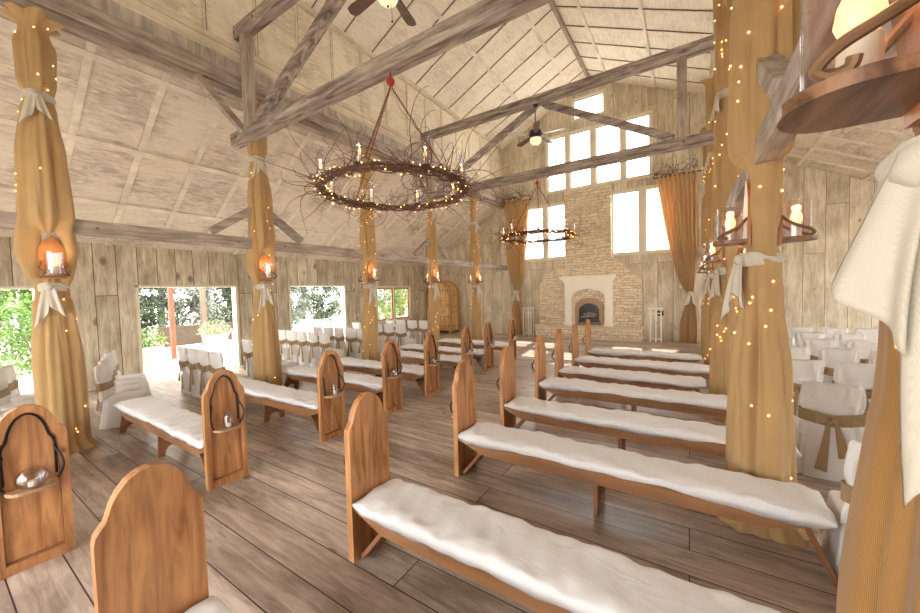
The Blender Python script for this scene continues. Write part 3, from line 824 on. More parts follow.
# candle holders on the ledges
def fishbowl():
    t = bpy.data.objects.new('glass_bowl', None); C.objects.link(t)
    b = MB(); b.lathe([(.035, 0), (.06, .01), (.085, .05), (.09, .08), (.077, .115), (.06, .135), (.057, .135), (.074, .113), (.086, .08), (.081, .05), (.057, .014), (.001, .010)], 24); b.build('bowl', M['hurricane'], t, True)
    b = MB(); b.lathe([(.026, .013), (.026, .05), (.003, .05), (.002, .058)], 14); b.build('candle', M['candle'], t, True)
    return t
def masonjar():
    t = bpy.data.objects.new('glass_jar', None); C.objects.link(t)
    b = MB(); b.lathe([(.046, 0), (.05, .008), (.05, .105), (.036, .125), (.038, .155), (.035, .155), (.033, .127), (.046, .103), (.046, .01), (.001, .006)], 20); b.build('jar', M['hurricane'], t, True)
    b = MB(); b.lathe([(.024, .009), (.024, .05), (.003, .05), (.002, .058)], 14); b.build('candle', M['candle'], t, True)
    return t
bowl0 = fishbowl(); jar0 = masonjar(); ub = uj = False
for side, rows in (('right', RP), ('left', LP)):
    for i, (y, L) in enumerate(rows):
        x, y = pew_at(side, i, y, L)
        s = -1 if side == 'right' else 1
        lx = x + s * .065
        if side == 'left' and i in (1, 2):
            for q, dy in enumerate((0,)):
                j = jar0 if not uj else dup(jar0); uj = True
                j.location = (lx, y + dy, .622)
                tag(j, 'clear glass jar with a candle on the ledge of the %s left pew' % ORD[i], 'jar', 'candle jars')
        else:
            j = bowl0 if not ub else dup(bowl0); ub = True
            j.location = (lx, y, .622)
            tag(j, 'round glass candle bowl on the end of the %s pew, %s side' % (ORD[i], side), 'candle holder', 'glass candle bowls')

# ------------------------------------------------------------------ drapes
def interp(tab, z):
    for (a, va), (b, vb) in zip(tab[:-1], tab[1:]):
        if z <= b:
            u = (z - a) / (b - a); u = u * u * (3 - 2 * u); return va + (vb - va) * u
    return tab[-1][1]
TAB = [(0, .26), (.12, .225), (.5, .22), (1.2, .21), (1.9, .165), (2.2, .128), (2.35, .165), (2.7, .215), (3.2, .215), (3.9, .20), (4.45, .155), (4.65, .128), (4.85, .16), (5.3, .17), (5.5, .125), (5.7, .19), (6.5, .19)]
BULB = MB().ball((0, 0, 0), .0065, 6, 4); bulb_mesh = BULB.build('bulb', M['bulb']).data
bpy.data.objects.remove(bpy.data.objects['bulb'])
def drape(x, y, face, seed, top, ties, scale, label, place, near=False, nb=42):
    r = random.Random(seed); ph = [r.uniform(0, 6.28) for _ in range(10)]
    tab = TAB
    if ties == 1: tab = [(0, .30), (.12, .25), (.5, .24), (1.2, .225), (1.9, .165), (2.2, .13), (2.35, .165), (2.7, .21), (3.4, .23), (4.2, .23), (4.75, .14), (5.0, .2), (6.5, .22)]
    def rad(th, z):
        b = interp(tab, z) * scale
        if abs(z - 2.2) < .2 or b < .14: b = max(b, .128)
        am = .10 if b > .15 else .05
        f = sin(5 * th + ph[0] + .5 * sin(z * 1.3 + ph[1])) + .6 * sin(9 * th + ph[2] + .3 * z) + .4 * sin(14 * th + ph[3] - .5 * z) + .7 * sin(3 * th + ph[4] + z * .8)
        f2 = abs(sin(4 * th + ph[7] + .35 * z + .8 * sin(z * .9 + ph[8]))) ** .6 - .6
        rr = b * (1 + am * f + .16 * f2 * (1 if b > .16 else .5))
        if z < .15: rr += (.15 - z) * (.35 + .12 * sin(5 * th + ph[5]))
        # cloth parted around the lantern
        for fa in face:
            d = abs((th - fa + PI) % (2 * PI) - PI)
            g = math.exp(-(d / .98) ** 6) * math.exp(-((z - 2.64) / .36) ** 6)
            rr = rr * (1 - g) + .06 * g
            lip = math.exp(-((d - 1.3) / .3) ** 2) * math.exp(-((z - 2.6) / .45) ** 2); rr += .05 * lip
        if top - z < .1: rr += .05 * (1 + sin(6 * th + ph[6])) * (1 - (top - z) / .1)
        return max(rr, .05)
    def fn(u, v):
        z = .004 + (top - .004) * v; th = u * 2 * PI; q = rad(th, z)
        return (q * cos(th), q * sin(th), z)
    b = MB(); b.grid(fn, 110, 170 if not near else 260, True, uvfn=lambda u, v: (u * 1.4, v * top))
    o = b.build('burlap_drape', M['burlap_near'] if near else M['burlap'], None, 'all', (x, y, 0))
    tag(o, label, 'drape', 'burlap drapes')
    # fairy lights
    st = thing('fairy_lights', 'tiny warm fairy lights over the burlap of the ' + place, 'string lights', (x, y, 0), 0, 'fairy light strings')
    pts = []; w = MB()
    cur = r.uniform(0, 6.28); z = .25
    while z < top - .1:
        pts.append((cur, z)); cur += r.uniform(-1.0, 1.9); z += (top - .3) / nb * r.uniform(.4, 1.6)
    wp = []
    for (t0, z0), (t1, z1) in zip(pts[:-1], pts[1:]):
        for k in range(4):
            u = k / 4; th = t0 + (t1 - t0) * u; zz = z0 + (z1 - z0) * u; q = rad(th, zz) - .004
            wp.append((q * cos(th), q * sin(th), zz))
    w.tube(wp, .0012, 4); w.build('wire', M['burlap'], st)
    for th, zz in pts:
        q = rad(th, zz) + .004
        c = bpy.data.objects.new('bulb', bulb_mesh); C.objects.link(c); c.parent = st; c.location = (q * cos(th), q * sin(th), zz)
        if near: c.scale = (.55,) * 3
    return rad

def sash(x, y, z, ang, r0, label, big=1.0, seed=1, spec=None, group='cream sashes'):
    r = random.Random(seed)
    t = thing('cream_sash', label, 'sash', (x, y, z), ang, group)
    b = MB()
    def fn(u, v):
        th = u * 2 * PI; rr = r0 + .012 + .012 * sin(v * PI) + .006 * sin(th * 7 + v * 9) + .012 * max(0, cos(th)) ** 6
        return (rr * cos(th), rr * sin(th), (v - .5) * .085 * (1 + .35 * cos(th)))
    b.grid(fn, 60, 9, True); o = b.build('band', M['sash'], t, 'all')
    b = MB(); b.ball((r0 + .035, 0, 0), .042, 12, 8, 1.1); b.v = [(x_, y_ * 1.2 + .006 * sin(z_ * 140), z_) for x_, y_, z_ in b.v]; b.build('knot', M['sash'], t, 'all')
    for s, L, w1, sp in (spec or ((-1, .52 * big, .11, .05), (1, .40 * big, .11, .06))):
        w0 = .05
        p = r.uniform(0, 6)
        def fn(u, v, s=s, L=L, p=p, back=0, w1=w1, sp=sp, w0=w0):
            w = w0 + (w1 - w0) * v ** .8
            e = (u - .5)
            ln = L * (1 - .38 * (.5 - e * s * (-1 if spec else 1)) * v)
            yy = s * (.02 + sp * v) + e * w * 1.3
            xx = r0 + .045 + .03 * sin(v * 2.2) * 1 + .02 * sin(e * 9 + p) * v - back
            return (xx + .02 * v, yy, -.0 - ln * v)
        def both(u, v, f=fn):
            if u <= .5: return f(u * 2, v)
            return f(2 - u * 2, v, back=.006)
        b = MB(); b.grid(both, 28, 16, True); n = 28; b.f.append(tuple(range(15 * n, 16 * n))); b.mi.append(0)
        b.build('tail', M['sash'], t, 'all')
    return t

def lantern_proto():
    t = bpy.data.objects.new('wall_lantern', None); C.objects.link(t)
    # local: back board at x=0 plane, shelf towards +x, origin at shelf underside
    prof = [(.12, -.03), (.12, .36), (.105, .40), (.085, .42), (.075, .455), (.05, .49), (.02, .51), (0, .53)]
    prof = prof + [(-a, b_) for a, b_ in reversed(prof[:-1])]
    MB().prism(prof, 'x', 0, .022).build('back_board', M['sconce'], t)
    sh = [(.022, -.13), (.13, -.13)] + [(.13 + .12 * cos(a), .13 * sin(a)) for a in [-PI / 2 + PI * i / 16 for i in range(1, 16)]] + [(.13, .13), (.022, .13)]
    MB().prism(sh, 'z', 0, .028).build('shelf', M['shelf'], t)
    b = MB(); c = (.125, 0, 0)
    b.lathe([(.088, .028), (.09, .16), (.09, .31), (.086, .31), (.086, .16), (.084, .032)], 32, c, caps=False); b.build('glass_cylinder', M['hurricane'], t, True)
    b = MB(); b.lathe([(.034, .028), (.034, .13), (.024, .135)], 16, c); b.build('candle_tube', M['candle'], t, True)
    b = MB(); b.lathe([(.015, .13), (.030, .146), (.039, .172), (.034, .205), (.019, .24), (.006, .262), (.001, .268)], 18, c); b.build('flame_bulb', M['flame'], t, 'all')
    for s in (-1, 1):
        pts = []
        for (px, py, pz) in ((.02, .10, .20), (.07, .115, .14), (.13, .135, .10), (.185, .125, .075), (.21, .105, .05), (.19, .10, .035), (.165, .105, .04), (.16, .11, .06)): pts.append((px, s * py, pz))
        # smooth
        sm = []
        for i in range(len(pts) - 1):
            p0 = Vector(pts[max(i - 1, 0)]); p1 = Vector(pts[i]); p2 = Vector(pts[i + 1]); p3 = Vector(pts[min(i + 2, len(pts) - 1)])
            for k in range(5):
                u = k / 5; sm.append(.5 * ((2 * p1) + (-p0 + p2) * u + (2 * p0 - 5 * p1 + 4 * p2 - p3) * u * u + (-p0 + 3 * p1 - 3 * p2 + p3) * u ** 3))
        b = MB(); b.tube(sm, .012, 8); b.v = [(x_, y_, z_) for x_, y_, z_ in b.v]; b.build('scroll_bracket', M['rust'], t, True)
    return t
lan0 = lantern_proto(); ulan = False
def lantern(x, y, ang, label, z=2.33, off=.083):
    global ulan
    l = lan0 if not ulan else dup(lan0); ulan = True
    l.location = (x + off * cos(ang), y + off * sin(ang), z); l.rotation_euler = (0, 0, ang)
    tag(l, label, 'lantern', 'sconce lanterns')
    ld = bpy.data.lights.new('lamp_glow', 'POINT'); ld.energy = .9; ld.color = (1, .55, .22); ld.shadow_soft_size = .03
    lo = bpy.data.objects.new('lamp_glow', ld); C.objects.link(lo); lo.parent = l; lo.location = (.125, 0, .285)
for side, X in (('left', XA), ('right', XB)):
    for i, y in enumerate(POSTY):
        near = side == 'right' and i == 0
        if near: y = 1.08
        nav = 0 if side == 'left' else PI
        place = '%s post in the %s row' % (ORD[i], side)
        top = 5.66 if side == 'left' else 6.3
        face = [nav, nav + PI]
        ti = 1 if side == 'right' and i > 0 else 2
        sc_ = .93 if near else ((1.0, .95, .84, .80, .80)[i] if side == 'left' else .86)
        drape(X, y, face, 11 + i + (20 if side == 'right' else 0), top, ti, sc_,
              ('coarse golden burlap drape close to the camera, wrapping the ' if near else 'golden burlap drape wrapping the ') + place, place, near, 55 if side == 'left' else 80)
        lantern(X, y, nav, 'glass lantern on the aisle-facing side of the ' + place, 2.36 if near else 2.34)
        if not near and not (side == 'left' and i == 0):
            lantern(X, y, nav + PI, 'glass lantern on the outer side of the ' + place)
        big = 1.25 if near else 1.0
        a = nav + (-.35 if side == 'left' else .45)
        if near: a = PI + .64
        sash(X, y, 2.2, a, .15 if near else .13, 'cream sash knotted under the lantern on the ' + place, big, 5 + i, ((-1, .33, .11, .028), (1, .60, .12, .07)) if near else None)
        z2 = 4.65 if ti == 2 else 4.75
        if not near: sash(X, y, z2, a, .125, 'cream sash knotted high up on the ' + place, .8, 9 + i)

# ------------------------------------------------------------------ chandeliers
def chandelier(x, y, ztop, zr, R_, label, seed):
    t = thing('twig_chandelier', label, 'chandelier', (x, y, zr), 0, 'twig chandeliers')
    r = random.Random(seed)
    b = MB()
    for s in range(15):
        p = [r.uniform(0, 6.28) for _ in range(4)]; k = r.choice((3, 4, 5, 6)); pts = []
        for i in range(73):
            a = 2 * PI * i / 72
            rr = R_ + .045 * sin(k * a + p[0]) + .03 * sin((k + 5) * a + p[1]); zz = .028 * cos(k * a + p[0]) + .025 * sin((k + 6) * a + p[2])
            pts.append((rr * cos(a), rr * sin(a), zz))
        b.tube(pts, r.uniform(.004, .009), 5, False)
    b.build('vine_ring', M['twig'], t, True)
    b = MB()
    for s in range(170):
        a = r.uniform(0, 2 * PI); d = Vector((cos(a), sin(a), 0)); tg = Vector((-sin(a), cos(a), 0))
        dd = d * r.uniform(-.35, 1.0) + tg * r.uniform(-1, 1) + Vector((0, 0, r.uniform(-.25, .75)))
        pts = twigpath(r, d * R_, dd, r.choice((7, 10, 14, 18)), r.uniform(.04, .07), .42)
        n = len(pts); b.tube(pts, [.0055 * (1 - .75 * j / n) for j in range(n)], 4)
    b.build('curly_twigs', M['twig'], t, True)
    b = MB(); b.tube([(R_ * cos(2 * PI * i / 60), R_ * sin(2 * PI * i / 60), .03) for i in range(61)], .008, 6, False); b.build('iron_hoop', M['iron'], t)
    H = ztop - zr - .18
    for k in range(3):
        a = .9 + 2 * PI * k / 3
        A = Vector((0, 0, H)); B = Vector((R_ * cos(a), R_ * sin(a), .03)); n = int((B - A).length / .032)
        c = MB(); d = (B - A).normalized(); s1 = d.cross(Vector((0, 0, 1))).normalized(); s2 = d.cross(s1)
        for i in range(n):
            p = A + (B - A) * (i + .5) / n; q = s1 if i % 2 else s2
            c.tube([p + d * .021 * cos(u) + q * .012 * sin(u) for u in [2 * PI * m / 8 for m in range(9)]], .0048, 4, False)
        c.build('chain', M['chain'], t)
    b = MB(); b.ball((0, 0, H + .06), .058, 18, 12); b.tube([(0, 0, H + .1), (0, 0, H + .2)], .012, 6); b.build('ceiling_hook', M['redball'], t, True)
    for k in range(8):
        a = .35 + 2 * PI * k / 8; c = (R_ * cos(a), R_ * sin(a), 0)
        b = MB(); b.lathe([(.045, .045), (.05, .05), (.05, .058), (.018, .062)], 16, c); cu = b.build('lamp_cup', M['iron'], t, True)
        b = MB(); b.lathe([(.038, .06), (.052, .11), (.058, .16), (.052, .21), (.040, .26), (.034, .31), (.036, .36), (.046, .40), (.044, .40), (.034, .36), (.032, .31), (.038, .26), (.050, .21), (.056, .16), (.050, .11), (.036, .062)], 20, c, False); b.build('hurricane_shade', M['hurricane'], cu, True)
        b = MB(); b.lathe([(.014, .06), (.014, .15), (.01, .152)], 10, c); b.build('candle_tube', M['candle'], cu, True)
        b = MB(); b.lathe([(.006, .15), (.017, .168), (.019, .188), (.010, .22), (.001, .245)], 10, c); b.build('flame_bulb', M['flame'], cu, 'all')
        ld = bpy.data.lights.new('lamp_glow', 'POINT'); ld.energy = .6; ld.color = (1, .6, .28); ld.shadow_soft_size = .02
        lo = bpy.data.objects.new('lamp_glow', ld); C.objects.link(lo); lo.parent = cu; lo.location = (c[0], c[1], .27)
    st = thing('fairy_lights', 'fairy lights around the ' + label.split(' with')[0].split(' in front')[0], 'string lights', (x, y, zr), 0, 'fairy light strings')
    w = MB(); wp = []
    for i in range(361):
        a = 2 * PI * i / 360; wp.append(((R_ + .06 * cos(a * 24)) * cos(a), (R_ + .06 * cos(a * 24)) * sin(a), .06 * sin(a * 24)))
    w.tube(wp, .0015, 4, False); w.build('wire', M['iron'], st)
    for i in range(96):
        a = 2 * PI * (i + r.uniform(-.4, .4)) / 96; q = r.uniform(0, 6.28)
        c = bpy.data.objects.new('bulb', bulb_mesh); C.objects.link(c); c.parent = st
        c.location = ((R_ + .075 * cos(q)) * cos(a), (R_ + .075 * cos(q)) * sin(a), .075 * sin(q))
    return t
chandelier(-3.36, 3.64, 4.95, 3.38, .94, 'large grapevine twig chandelier with hurricane lamps on the nearest truss', 21)
chandelier(-3.39, 9.2, 4.95, 3.40, .92, 'farther grapevine twig chandelier in front of the fireplace windows', 22)

# ------------------------------------------------------------------ ceiling fans
def fan(x, y, label, rot, twotone):
    t = thing('ceiling_fan', label, 'fan', (x, y, 6.85), rot, 'ceiling fans')
    b = MB(); b.lathe([(.02, 0), (.085, -.0), (.08, -.04), (.05, -.07), (.02, -.08)], 20); b.build('canopy', M['fanmetal'], t, True)
    b = MB(); b.tube([(0, 0, -.07), (0, 0, -.62)], .014, 10); b.build('downrod', M['fanmetal'], t)
    b = MB(); b.lathe([(.03, -.58), (.06, -.62), (.15, -.66), (.165, -.72), (.16, -.80), (.13, -.83), (.10, -.85)], 28); b.build('motor', M['fanmetal'], t, True)
    b = MB(); b.lathe([(.10, -.85), (.145, -.86), (.15, -.90), (.125, -.97), (.07, -1.02), (.012, -1.035)], 28); b.build('light_globe', M['globe'], t, 'all')
    b = MB(); b.ball((0, 0, -1.045), .016); b.build('finial', M['fanmetal'], t, True)
    for sx in (.05,): 
        b = MB(); b.tube([(sx, 0, -1.02), (sx, 0, -1.22)], .003, 5); b.ball((sx, 0, -1.24), .014); b.build('pull_chain', M['fanmetal'], t)
    for k in range(5):
        a = 2 * PI * k / 5; b = MB()
        pts = [(.20, -.05), (.30, -.065), (.66, -.085), (.75, -.07), (.78, 0), (.75, .07), (.66, .085), (.30, .065), (.20, .05)]
        b.prism(pts, 'z', -.006, .006)
        mr = Matrix.Rotation(a, 3, 'Z') @ Matrix.Rotation(.2, 3, 'X'); b.v = [tuple(mr @ Vector(v) + Vector((0, 0, -.77))) for v in b.v]
        bl = b.build('blade', M['fanblade'] if (k % 2 == 0 or not twotone) else M['fanpale'], t)
        b = MB(); b.tube([(.14, 0, -.77), (.26, 0, -.765)], .014, 6); mr = Matrix.Rotation(a, 3, 'Z'); b.v = [tuple(mr @ Vector(v)) for v in b.v]; b.build('blade_iron', M['fanmetal'], bl)
fan(-3.36, 3.64, 'ceiling fan with cream globe above the near chandelier, cut by the top of the picture', .57, False)
fan(-3.42, 9.2, 'dark ceiling fan with cream globe hanging in front of the high windows', 2.6, True)

# ------------------------------------------------------------------ chairs
def make_chair(variant):
    r = random.Random(40 + variant); ph = [r.uniform(0, 6) for _ in range(8)]
    t = bpy.data.objects.new('covered_chair', None); C.objects.link(t)
    # skirt + seat: superellipse rings
    b = MB()
    def fn(u, v):
        th = u * 2 * PI
        if v < .8:
            z = .005 + (.47 - .005) * (v / .8); k = 1
        else:
            z = .47 + .012 * sin((v - .8) / .2 * PI / 2); k = 1 - (v - .8) / .2
        e = .3
        cx, cy = cos(th), sin(th)
        sx = (abs(cx) ** e) * (1 if cx > 0 else -1); sy = (abs(cy) ** e) * (1 if cy > 0 else -1)
        fl = (1 - v / .8) if v < .8 else 0
        w = .215 + .045 * fl; d = .225 + .04 * fl
        f = fl * (.016 * sin(9 * th + ph[0] + fl) + .010 * sin(15 * th + ph[1]))
        if v >= .8: z += .004 * sin(20 * sx * k + ph[2])
        return ((w + f) * sx * k, (d + f) * sy * k, z)
    b.grid(fn, 72, 24, True); b.build('seat_cover', M['cover'], t, 'all')
    # back cover
    b = MB()
    def fb(u, v):
        z = .44 + .56 * v; th = u * 2 * PI
        cx, cy = cos(th), sin(th); e = .45
        sx = (abs(cx) ** e) * (1 if cx > 0 else -1); sy = (abs(cy) ** .8) * (1 if cy > 0 else -1)
        w = .235 - .014 * v + .008 * sin(v * 9 + ph[3]); d = .035
        if abs(z - .66) < .1: w *= 1 - .04 * cos((z - .66) / .1 * PI / 2); d *= .85
        zt = z - (.028 * (1 - (sx) ** 4) * 0 + .035 * (abs(sx) > .9) * 0) * v
        k = 1
        if v > .96: k = 1 - (v - .96) / .04 * .85
        wr = .006 * sin(13 * sx + 8 * v + ph[4]) + .005 * sin(24 * sx - 6 * v + ph[5])
        top = -.018 * cos(sx * PI / 2) * v ** 3 + .006 * sin(6 * sx + ph[6]) * v
        return (w * sx * (1 if v < .96 else (1 - .05 * (1 - k))), -.215 - .05 * v + (d * sy + wr) * k, zt + top)
    b.grid(fb, 56, 26, True); n = 56; b.f.append(tuple(range(25 * n, 26 * n))); b.mi.append(0)
    b.build('back_cover', M['cover'], t, 'all')
    b = MB()
    def fs(u, v):
        th = u * 2 * PI; cx, cy = cos(th), sin(th)
        sx = (abs(cx) ** .45) * (1 if cx > 0 else -1); sy = (abs(cy) ** .8) * (1 if cy > 0 else -1)
        z = .60 + .12 * v - .05 * (1 - abs(sx)) * (1 if sy < 0 else .3)
        return (.242 * sx, -.235 + (.048 + .005 * sin(v * 12)) * sy, z)
    b.grid(fs, 48, 8, True); b.build('sash_band', M['tan'], t, 'all')
    b = MB(); b.ball((0, -.295, .615), .035, 10, 8)
    for s in (-1, 1):
        b.add([(s * .0, -.30, .62), (s * .12, -.31, .68), (s * .13, -.31, .58), (0, -.285, .60), (s * .12, -.295, .68), (s * .13, -.295, .58)], [(0, 1, 2), (3, 5, 4), (0, 3, 4, 1), (1, 4, 5, 2), (2, 5, 3, 0)])
        L = .42 + .08 * s * (1 if variant % 2 else -1)
        b.add([(s * .01, -.30, .62), (s * .04, -.305, .61), (s * .13, -.325, .62 - L), (s * .04, -.325, .60 - L), (s * .01, -.292, .62), (s * .04, -.295, .61), (s * .13, -.315, .62 - L), (s * .04, -.315, .60 - L)],
              [(0, 1, 2, 3), (7, 6, 5, 4), (0, 4, 5, 1), (1, 5, 6, 2), (2, 6, 7, 3), (3, 7, 4, 0)])
    b.build('sash_bow', M['tan'], t, True)
    return t
cv = [make_chair(i) for i in range(3)]; cu = [False] * 3; cn = 0
def chair(x, y, label, rz=0):
    global cn
    k = cn % 3; cn += 1
    c = cv[k] if not cu[k] else dup(cv[k]); cu[k] = True
    c.location = (x, y, 0); c.rotation_euler = (0, 0, rz)
    tag(c, label, 'chair', 'white covered chairs')
LROWS = [(.70, [-8.0, -8.6, -9.2]), (1.86, [-7.78, -8.36, -8.94, -9.52]), (3.35, [-7.50, -8.0, -8.5, -9.0]), (4.6, [-7.75, -8.31, -8.87]),
         (6.35, [-8.35, -8.87, -9.39, -9.91, -10.43]), (7.45, [-8.1, -8.62, -9.14, -9.66, -10.18]), (8.95, [-7.95, -8.48, -9.0, -9.52, -10.05]), (10.35, [-8.1, -8.65, -9.2, -9.75])]
for i, (y, xs) in enumerate(LROWS):
    for j, x in enumerate(xs):
        chair(x, y + (.16 * j if i < 2 else 0), 'white covered chair, left side, %s row from the camera, %s from the pews' % (ORD[i], ORD[j]), (-.5 if i < 2 else 0) + rnd.uniform(-.05, .05))
RROWS = [(3.42, [1.07, 1.6]), (5.2, [1.2, 1.74]), (6.55, [1.22, 1.77]), (7.85, [1.35, 1.9, 2.45]), (9.0, [1.4, 1.95, 2.5]), (10.1, [1.5, 2.05, 2.6]), (11.2, [1.55, 2.1, 2.65, 3.2])]
for i, (y, xs) in enumerate(RROWS):
    for j, x in enumerate(xs):
        chair(x, y, 'white covered chair, right side, %s row from the camera, %s from the posts' % (ORD[i], ORD[j]), rnd.uniform(-.04, .04))

# ------------------------------------------------------------------ outside
mb = MB(); mb.box(-60, 60, -40, 70, -.5, -.06)
struct(mb.build('ground', M['paving']), 'bright paved patio outside the doorways')
def tree(x, y, h, cr, mat, label, seed, n=2600, leaf=.16, group='trees beyond the patio', low=.35, name='tree'):
    t = thing(name, label, 'tree' if name == 'tree' else 'bush', (x, y, -.06), 0, group)
    r = random.Random(seed)
    b = MB()
    if name == 'tree':
        b.tube([(0, 0, 0), (.1, .05, h * .3), (.0, -.1, h * .6), (.1, 0, h * .85)], [.2, .16, .1, .04], 8)
        for k in range(7):
            a = r.uniform(0, 6.28); z = h * r.uniform(.3, .6); b.tube([(0.05, 0, z), (cos(a) * cr * .5, sin(a) * cr * .5, z + h * .14), (cos(a) * cr * .85, sin(a) * cr * .85, z + h * .2)], [.08, .05, .02], 6)
        b.build('trunk', M['bark'], t, True)
    else:
        for k in range(5):
            a = r.uniform(0, 6.28); b.tube([(0, 0, 0), (cos(a) * cr * .3, sin(a) * cr * .3, h * .6)], .02, 5)
        b.build('stem', M['bark'], t)
    b = MB()
    cl = []
    for k in range(40):
        a = r.uniform(0, 6.28); q = cr * math.sqrt(r.random()); z = h * (low + (1 - low) * r.random()); sq = math.sqrt(max(.1, 1 - ((z / h - low - .45 * (1 - low)) / .75) ** 2))
        cl.append((q * cos(a) * sq, q * sin(a) * sq, z, cr * r.uniform(.18, .38)))
    for i in range(n):
        c = r.choice(cl); d = Vector((r.gauss(0, 1), r.gauss(0, 1), r.gauss(0, 1))).normalized() * c[3] * r.uniform(.5, 1.05)
        p = Vector(c[:3]) + d
        if p.z < .05: continue
        u = Vector((r.gauss(0, 1), r.gauss(0, 1), r.gauss(0, 1))).normalized(); w = u.cross(Vector((r.gauss(0, 1), r.gauss(0, 1), r.gauss(0, 1)))).normalized()
        s = leaf * r.uniform(.6, 1.3)
        b.add([p - u * s * .5, p + w * s * .28, p + u * s * .5, p - w * s * .28], [(0, 1, 2, 3)])
    b.build('foliage', mat, t)
TR = [(-19, 1.2, 5, 2.4, 'leafA', 'bright green leafy tree outside the leftmost doorway', 3200),
      (-21, 4.6, 6, 2.6, 'leafA', 'light green tree at the left of the second doorway view', 2600),
      (-23, 7.4, 8, 3.2, 'leafB', 'dark olive tree behind the patio post', 3200),
      (-21.5, 10.2, 7, 2.7, 'leafC', 'silvery green tree at the right of the second doorway view', 2200),
      (-25, 17.0, 8, 3.0, 'leafC', 'pale silvery tree seen through the third doorway', 1800),
      (-24, 21.5, 7, 2.6, 'leafB', 'dark tree with bare limbs seen through the third doorway', 1500),
      (-20, 22.5, 7, 3.2, 'leafA', 'green tree behind the small paned window', 2600),
      (-27, 11, 9, 4, 'leafB', 'tall olive tree farthest behind the patio', 3000),
      (-26, 3, 9, 4, 'leafB', 'tall dark tree behind the bright green one', 3000),
      (-24, 27, 9, 4, 'leafB', 'far dark tree behind the small paned window', 2400)]
for i, (x, y, h, cr, m, lab, n) in enumerate(TR): tree(x - 4.0, y * 1.12, h, cr, M[m], lab, 60 + i, int(n * 2.1), .2, low=.08)
for i, (x, y, h, cr, m, lab) in enumerate([(-15.5, .4, 2.0, 1.1, 'leafA', 'bright shrub low outside the leftmost doorway'), (-16, 2.0, 1.9, 1.0, 'leafA', 'bright shrub near the right side of the leftmost doorway'), (-15.5, 15.8, 1.3, .7, 'leafA', 'small green shrub seen low through the third doorway')] + [(-22.0 - .4 * (k % 2), yy, 3.6, 1.35, mm, 'big loose bush beyond the patio, %s counted from the near end' % ORD[k]) for k, (yy, mm) in enumerate([(3.4, 'leafA'), (5.9, 'leafB'), (8.3, 'leafC'), (10.8, 'leafB'), (13.4, 'leafC'), (16.2, 'leafB'), (19.6, 'leafC'), (23.5, 'leafA'), (27.2, 'leafB')])]):
    tree(x, y, h, cr, M[m], lab, 80 + i, 2500 if h < 3 else 5200, .11 if h < 3 else .16, 'shrubs outside', .05, 'shrub')
for i, (x, y, r0, h, lm, lab) in enumerate([(-14.9, 4.15, .42, .55, 'leafA', 'whitewashed round planter with green leaves left of the patio post'), (-16.3, 6.75, .45, .6, 'flower', 'whitewashed round planter with pale blossom right of the patio post'), (-16.9, 9.0, .4, .5, 'leafC', 'planter with silvery leaves near the right door jamb')]):
    t = thing('patio_planter', lab, 'planter', (x, y, -.06), 0)
    b = MB(); b.lathe([(r0 * .75, 0), (r0, h * .9), (r0 * 1.08, h * .92), (r0 * 1.08, h), (r0 * .9, h), (r0 * .88, h * .9), (.01, h * .88)], 24); b.build('pot', M['pot'], t, True)
    r = random.Random(90 + i); b = MB()
    for k in range(520):
        d = Vector((r.gauss(0, 1), r.gauss(0, 1), abs(r.gauss(0, 1.1)))).normalized() * r.uniform(.15, .62); p = Vector((d.x, d.y, h + d.z))
        u = Vector((r.gauss(0, 1), r.gauss(0, 1), r.gauss(0, 1))).normalized(); w = u.cross(Vector((0, 0, 1))).normalized(); s = .1
        b.add([p - u * s * .5, p + w * s * .3, p + u * s * .5, p - w * s * .3], [(0, 1, 2, 3)])
    b.build('leaves', M[lm], t)['kind'] = 'stuff'
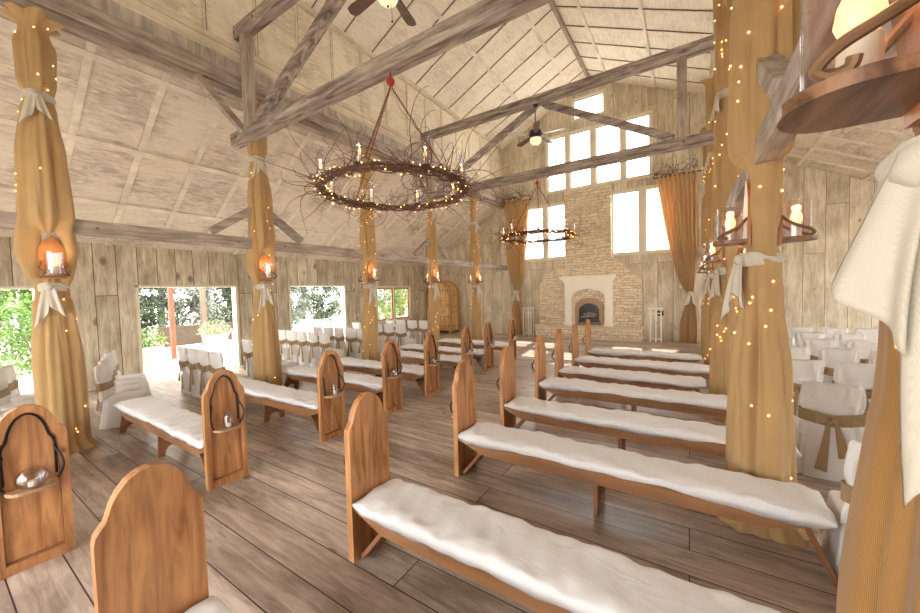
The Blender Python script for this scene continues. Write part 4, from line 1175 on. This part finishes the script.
t = MB().box(-.065, .065, -.065, .065, -.06, 3.0); tag(t.build('porch_post', M['redpost'], loc=(-15.0, 4.9, 0)), 'reddish wooden post standing on the patio outside the second doorway', 'post')
t = MB().box(-.09, .09, -.09, .09, -.06, 3.0); tag(t.build('porch_post', M['bark'], loc=(-17.9, 6.99, 0)), 'slim bark-brown pole farther out on the patio, right of the reddish post', 'post')
b = MB(); b.box(-19.2, -19.0, 5.7, 8.6, -.06, .8); tag(b.build('garden_wall', M['hedgewall']), 'low dark brown garden wall behind the patio planters', 'wall')

# ------------------------------------------------------------------ light, world, camera
W = bpy.data.worlds.new('World'); bpy.context.scene.world = W; W.use_nodes = True
nt = W.node_tree; bg = nt.nodes['Background']
bg.inputs[0].default_value = (1, .98, .95, 1); bg.inputs[1].default_value = 5.0
sd = bpy.data.lights.new('sun', 'SUN'); sd.energy = 6; sd.angle = .012; sd.color = (1, .93, .82)
so = bpy.data.objects.new('sun', sd); C.objects.link(so)
d = Vector((.14, -1, -1.6)).normalized(); so.rotation_euler = d.to_track_quat('-Z', 'Y').to_euler()

yaw, pitch, roll = math.radians(32.85), math.radians(2.38), math.radians(1.53)
fwd = Vector((-sin(yaw) * cos(pitch), cos(yaw) * cos(pitch), -sin(pitch)))
right = Vector((cos(yaw), sin(yaw), 0)); down = fwd.cross(right)
r2 = cos(roll) * right + sin(roll) * down; d2 = -sin(roll) * right + cos(roll) * down
cd = bpy.data.cameras.new('camera'); cam = bpy.data.objects.new('camera', cd); C.objects.link(cam)
m = Matrix((r2, -d2, -fwd)).transposed().to_4x4(); m.translation = Vector((0, 0, 2.0)); cam.matrix_world = m
cd.sensor_width = 36; cd.lens = 355.8 / 920 * 36; cd.clip_start = .02; cd.clip_end = 300
S = bpy.context.scene; S.camera = cam
S.view_settings.view_transform = 'Standard'; S.view_settings.look = 'None'; S.view_settings.gamma = 1; S.view_settings.use_curve_mapping = False
S.view_settings.exposure = 0.92
S.cycles.use_denoising = True
S.cycles.max_bounces = 10; S.cycles.diffuse_bounces = 6; S.cycles.transparent_max_bounces = 24
S.cycles.sample_clamp_indirect = 6
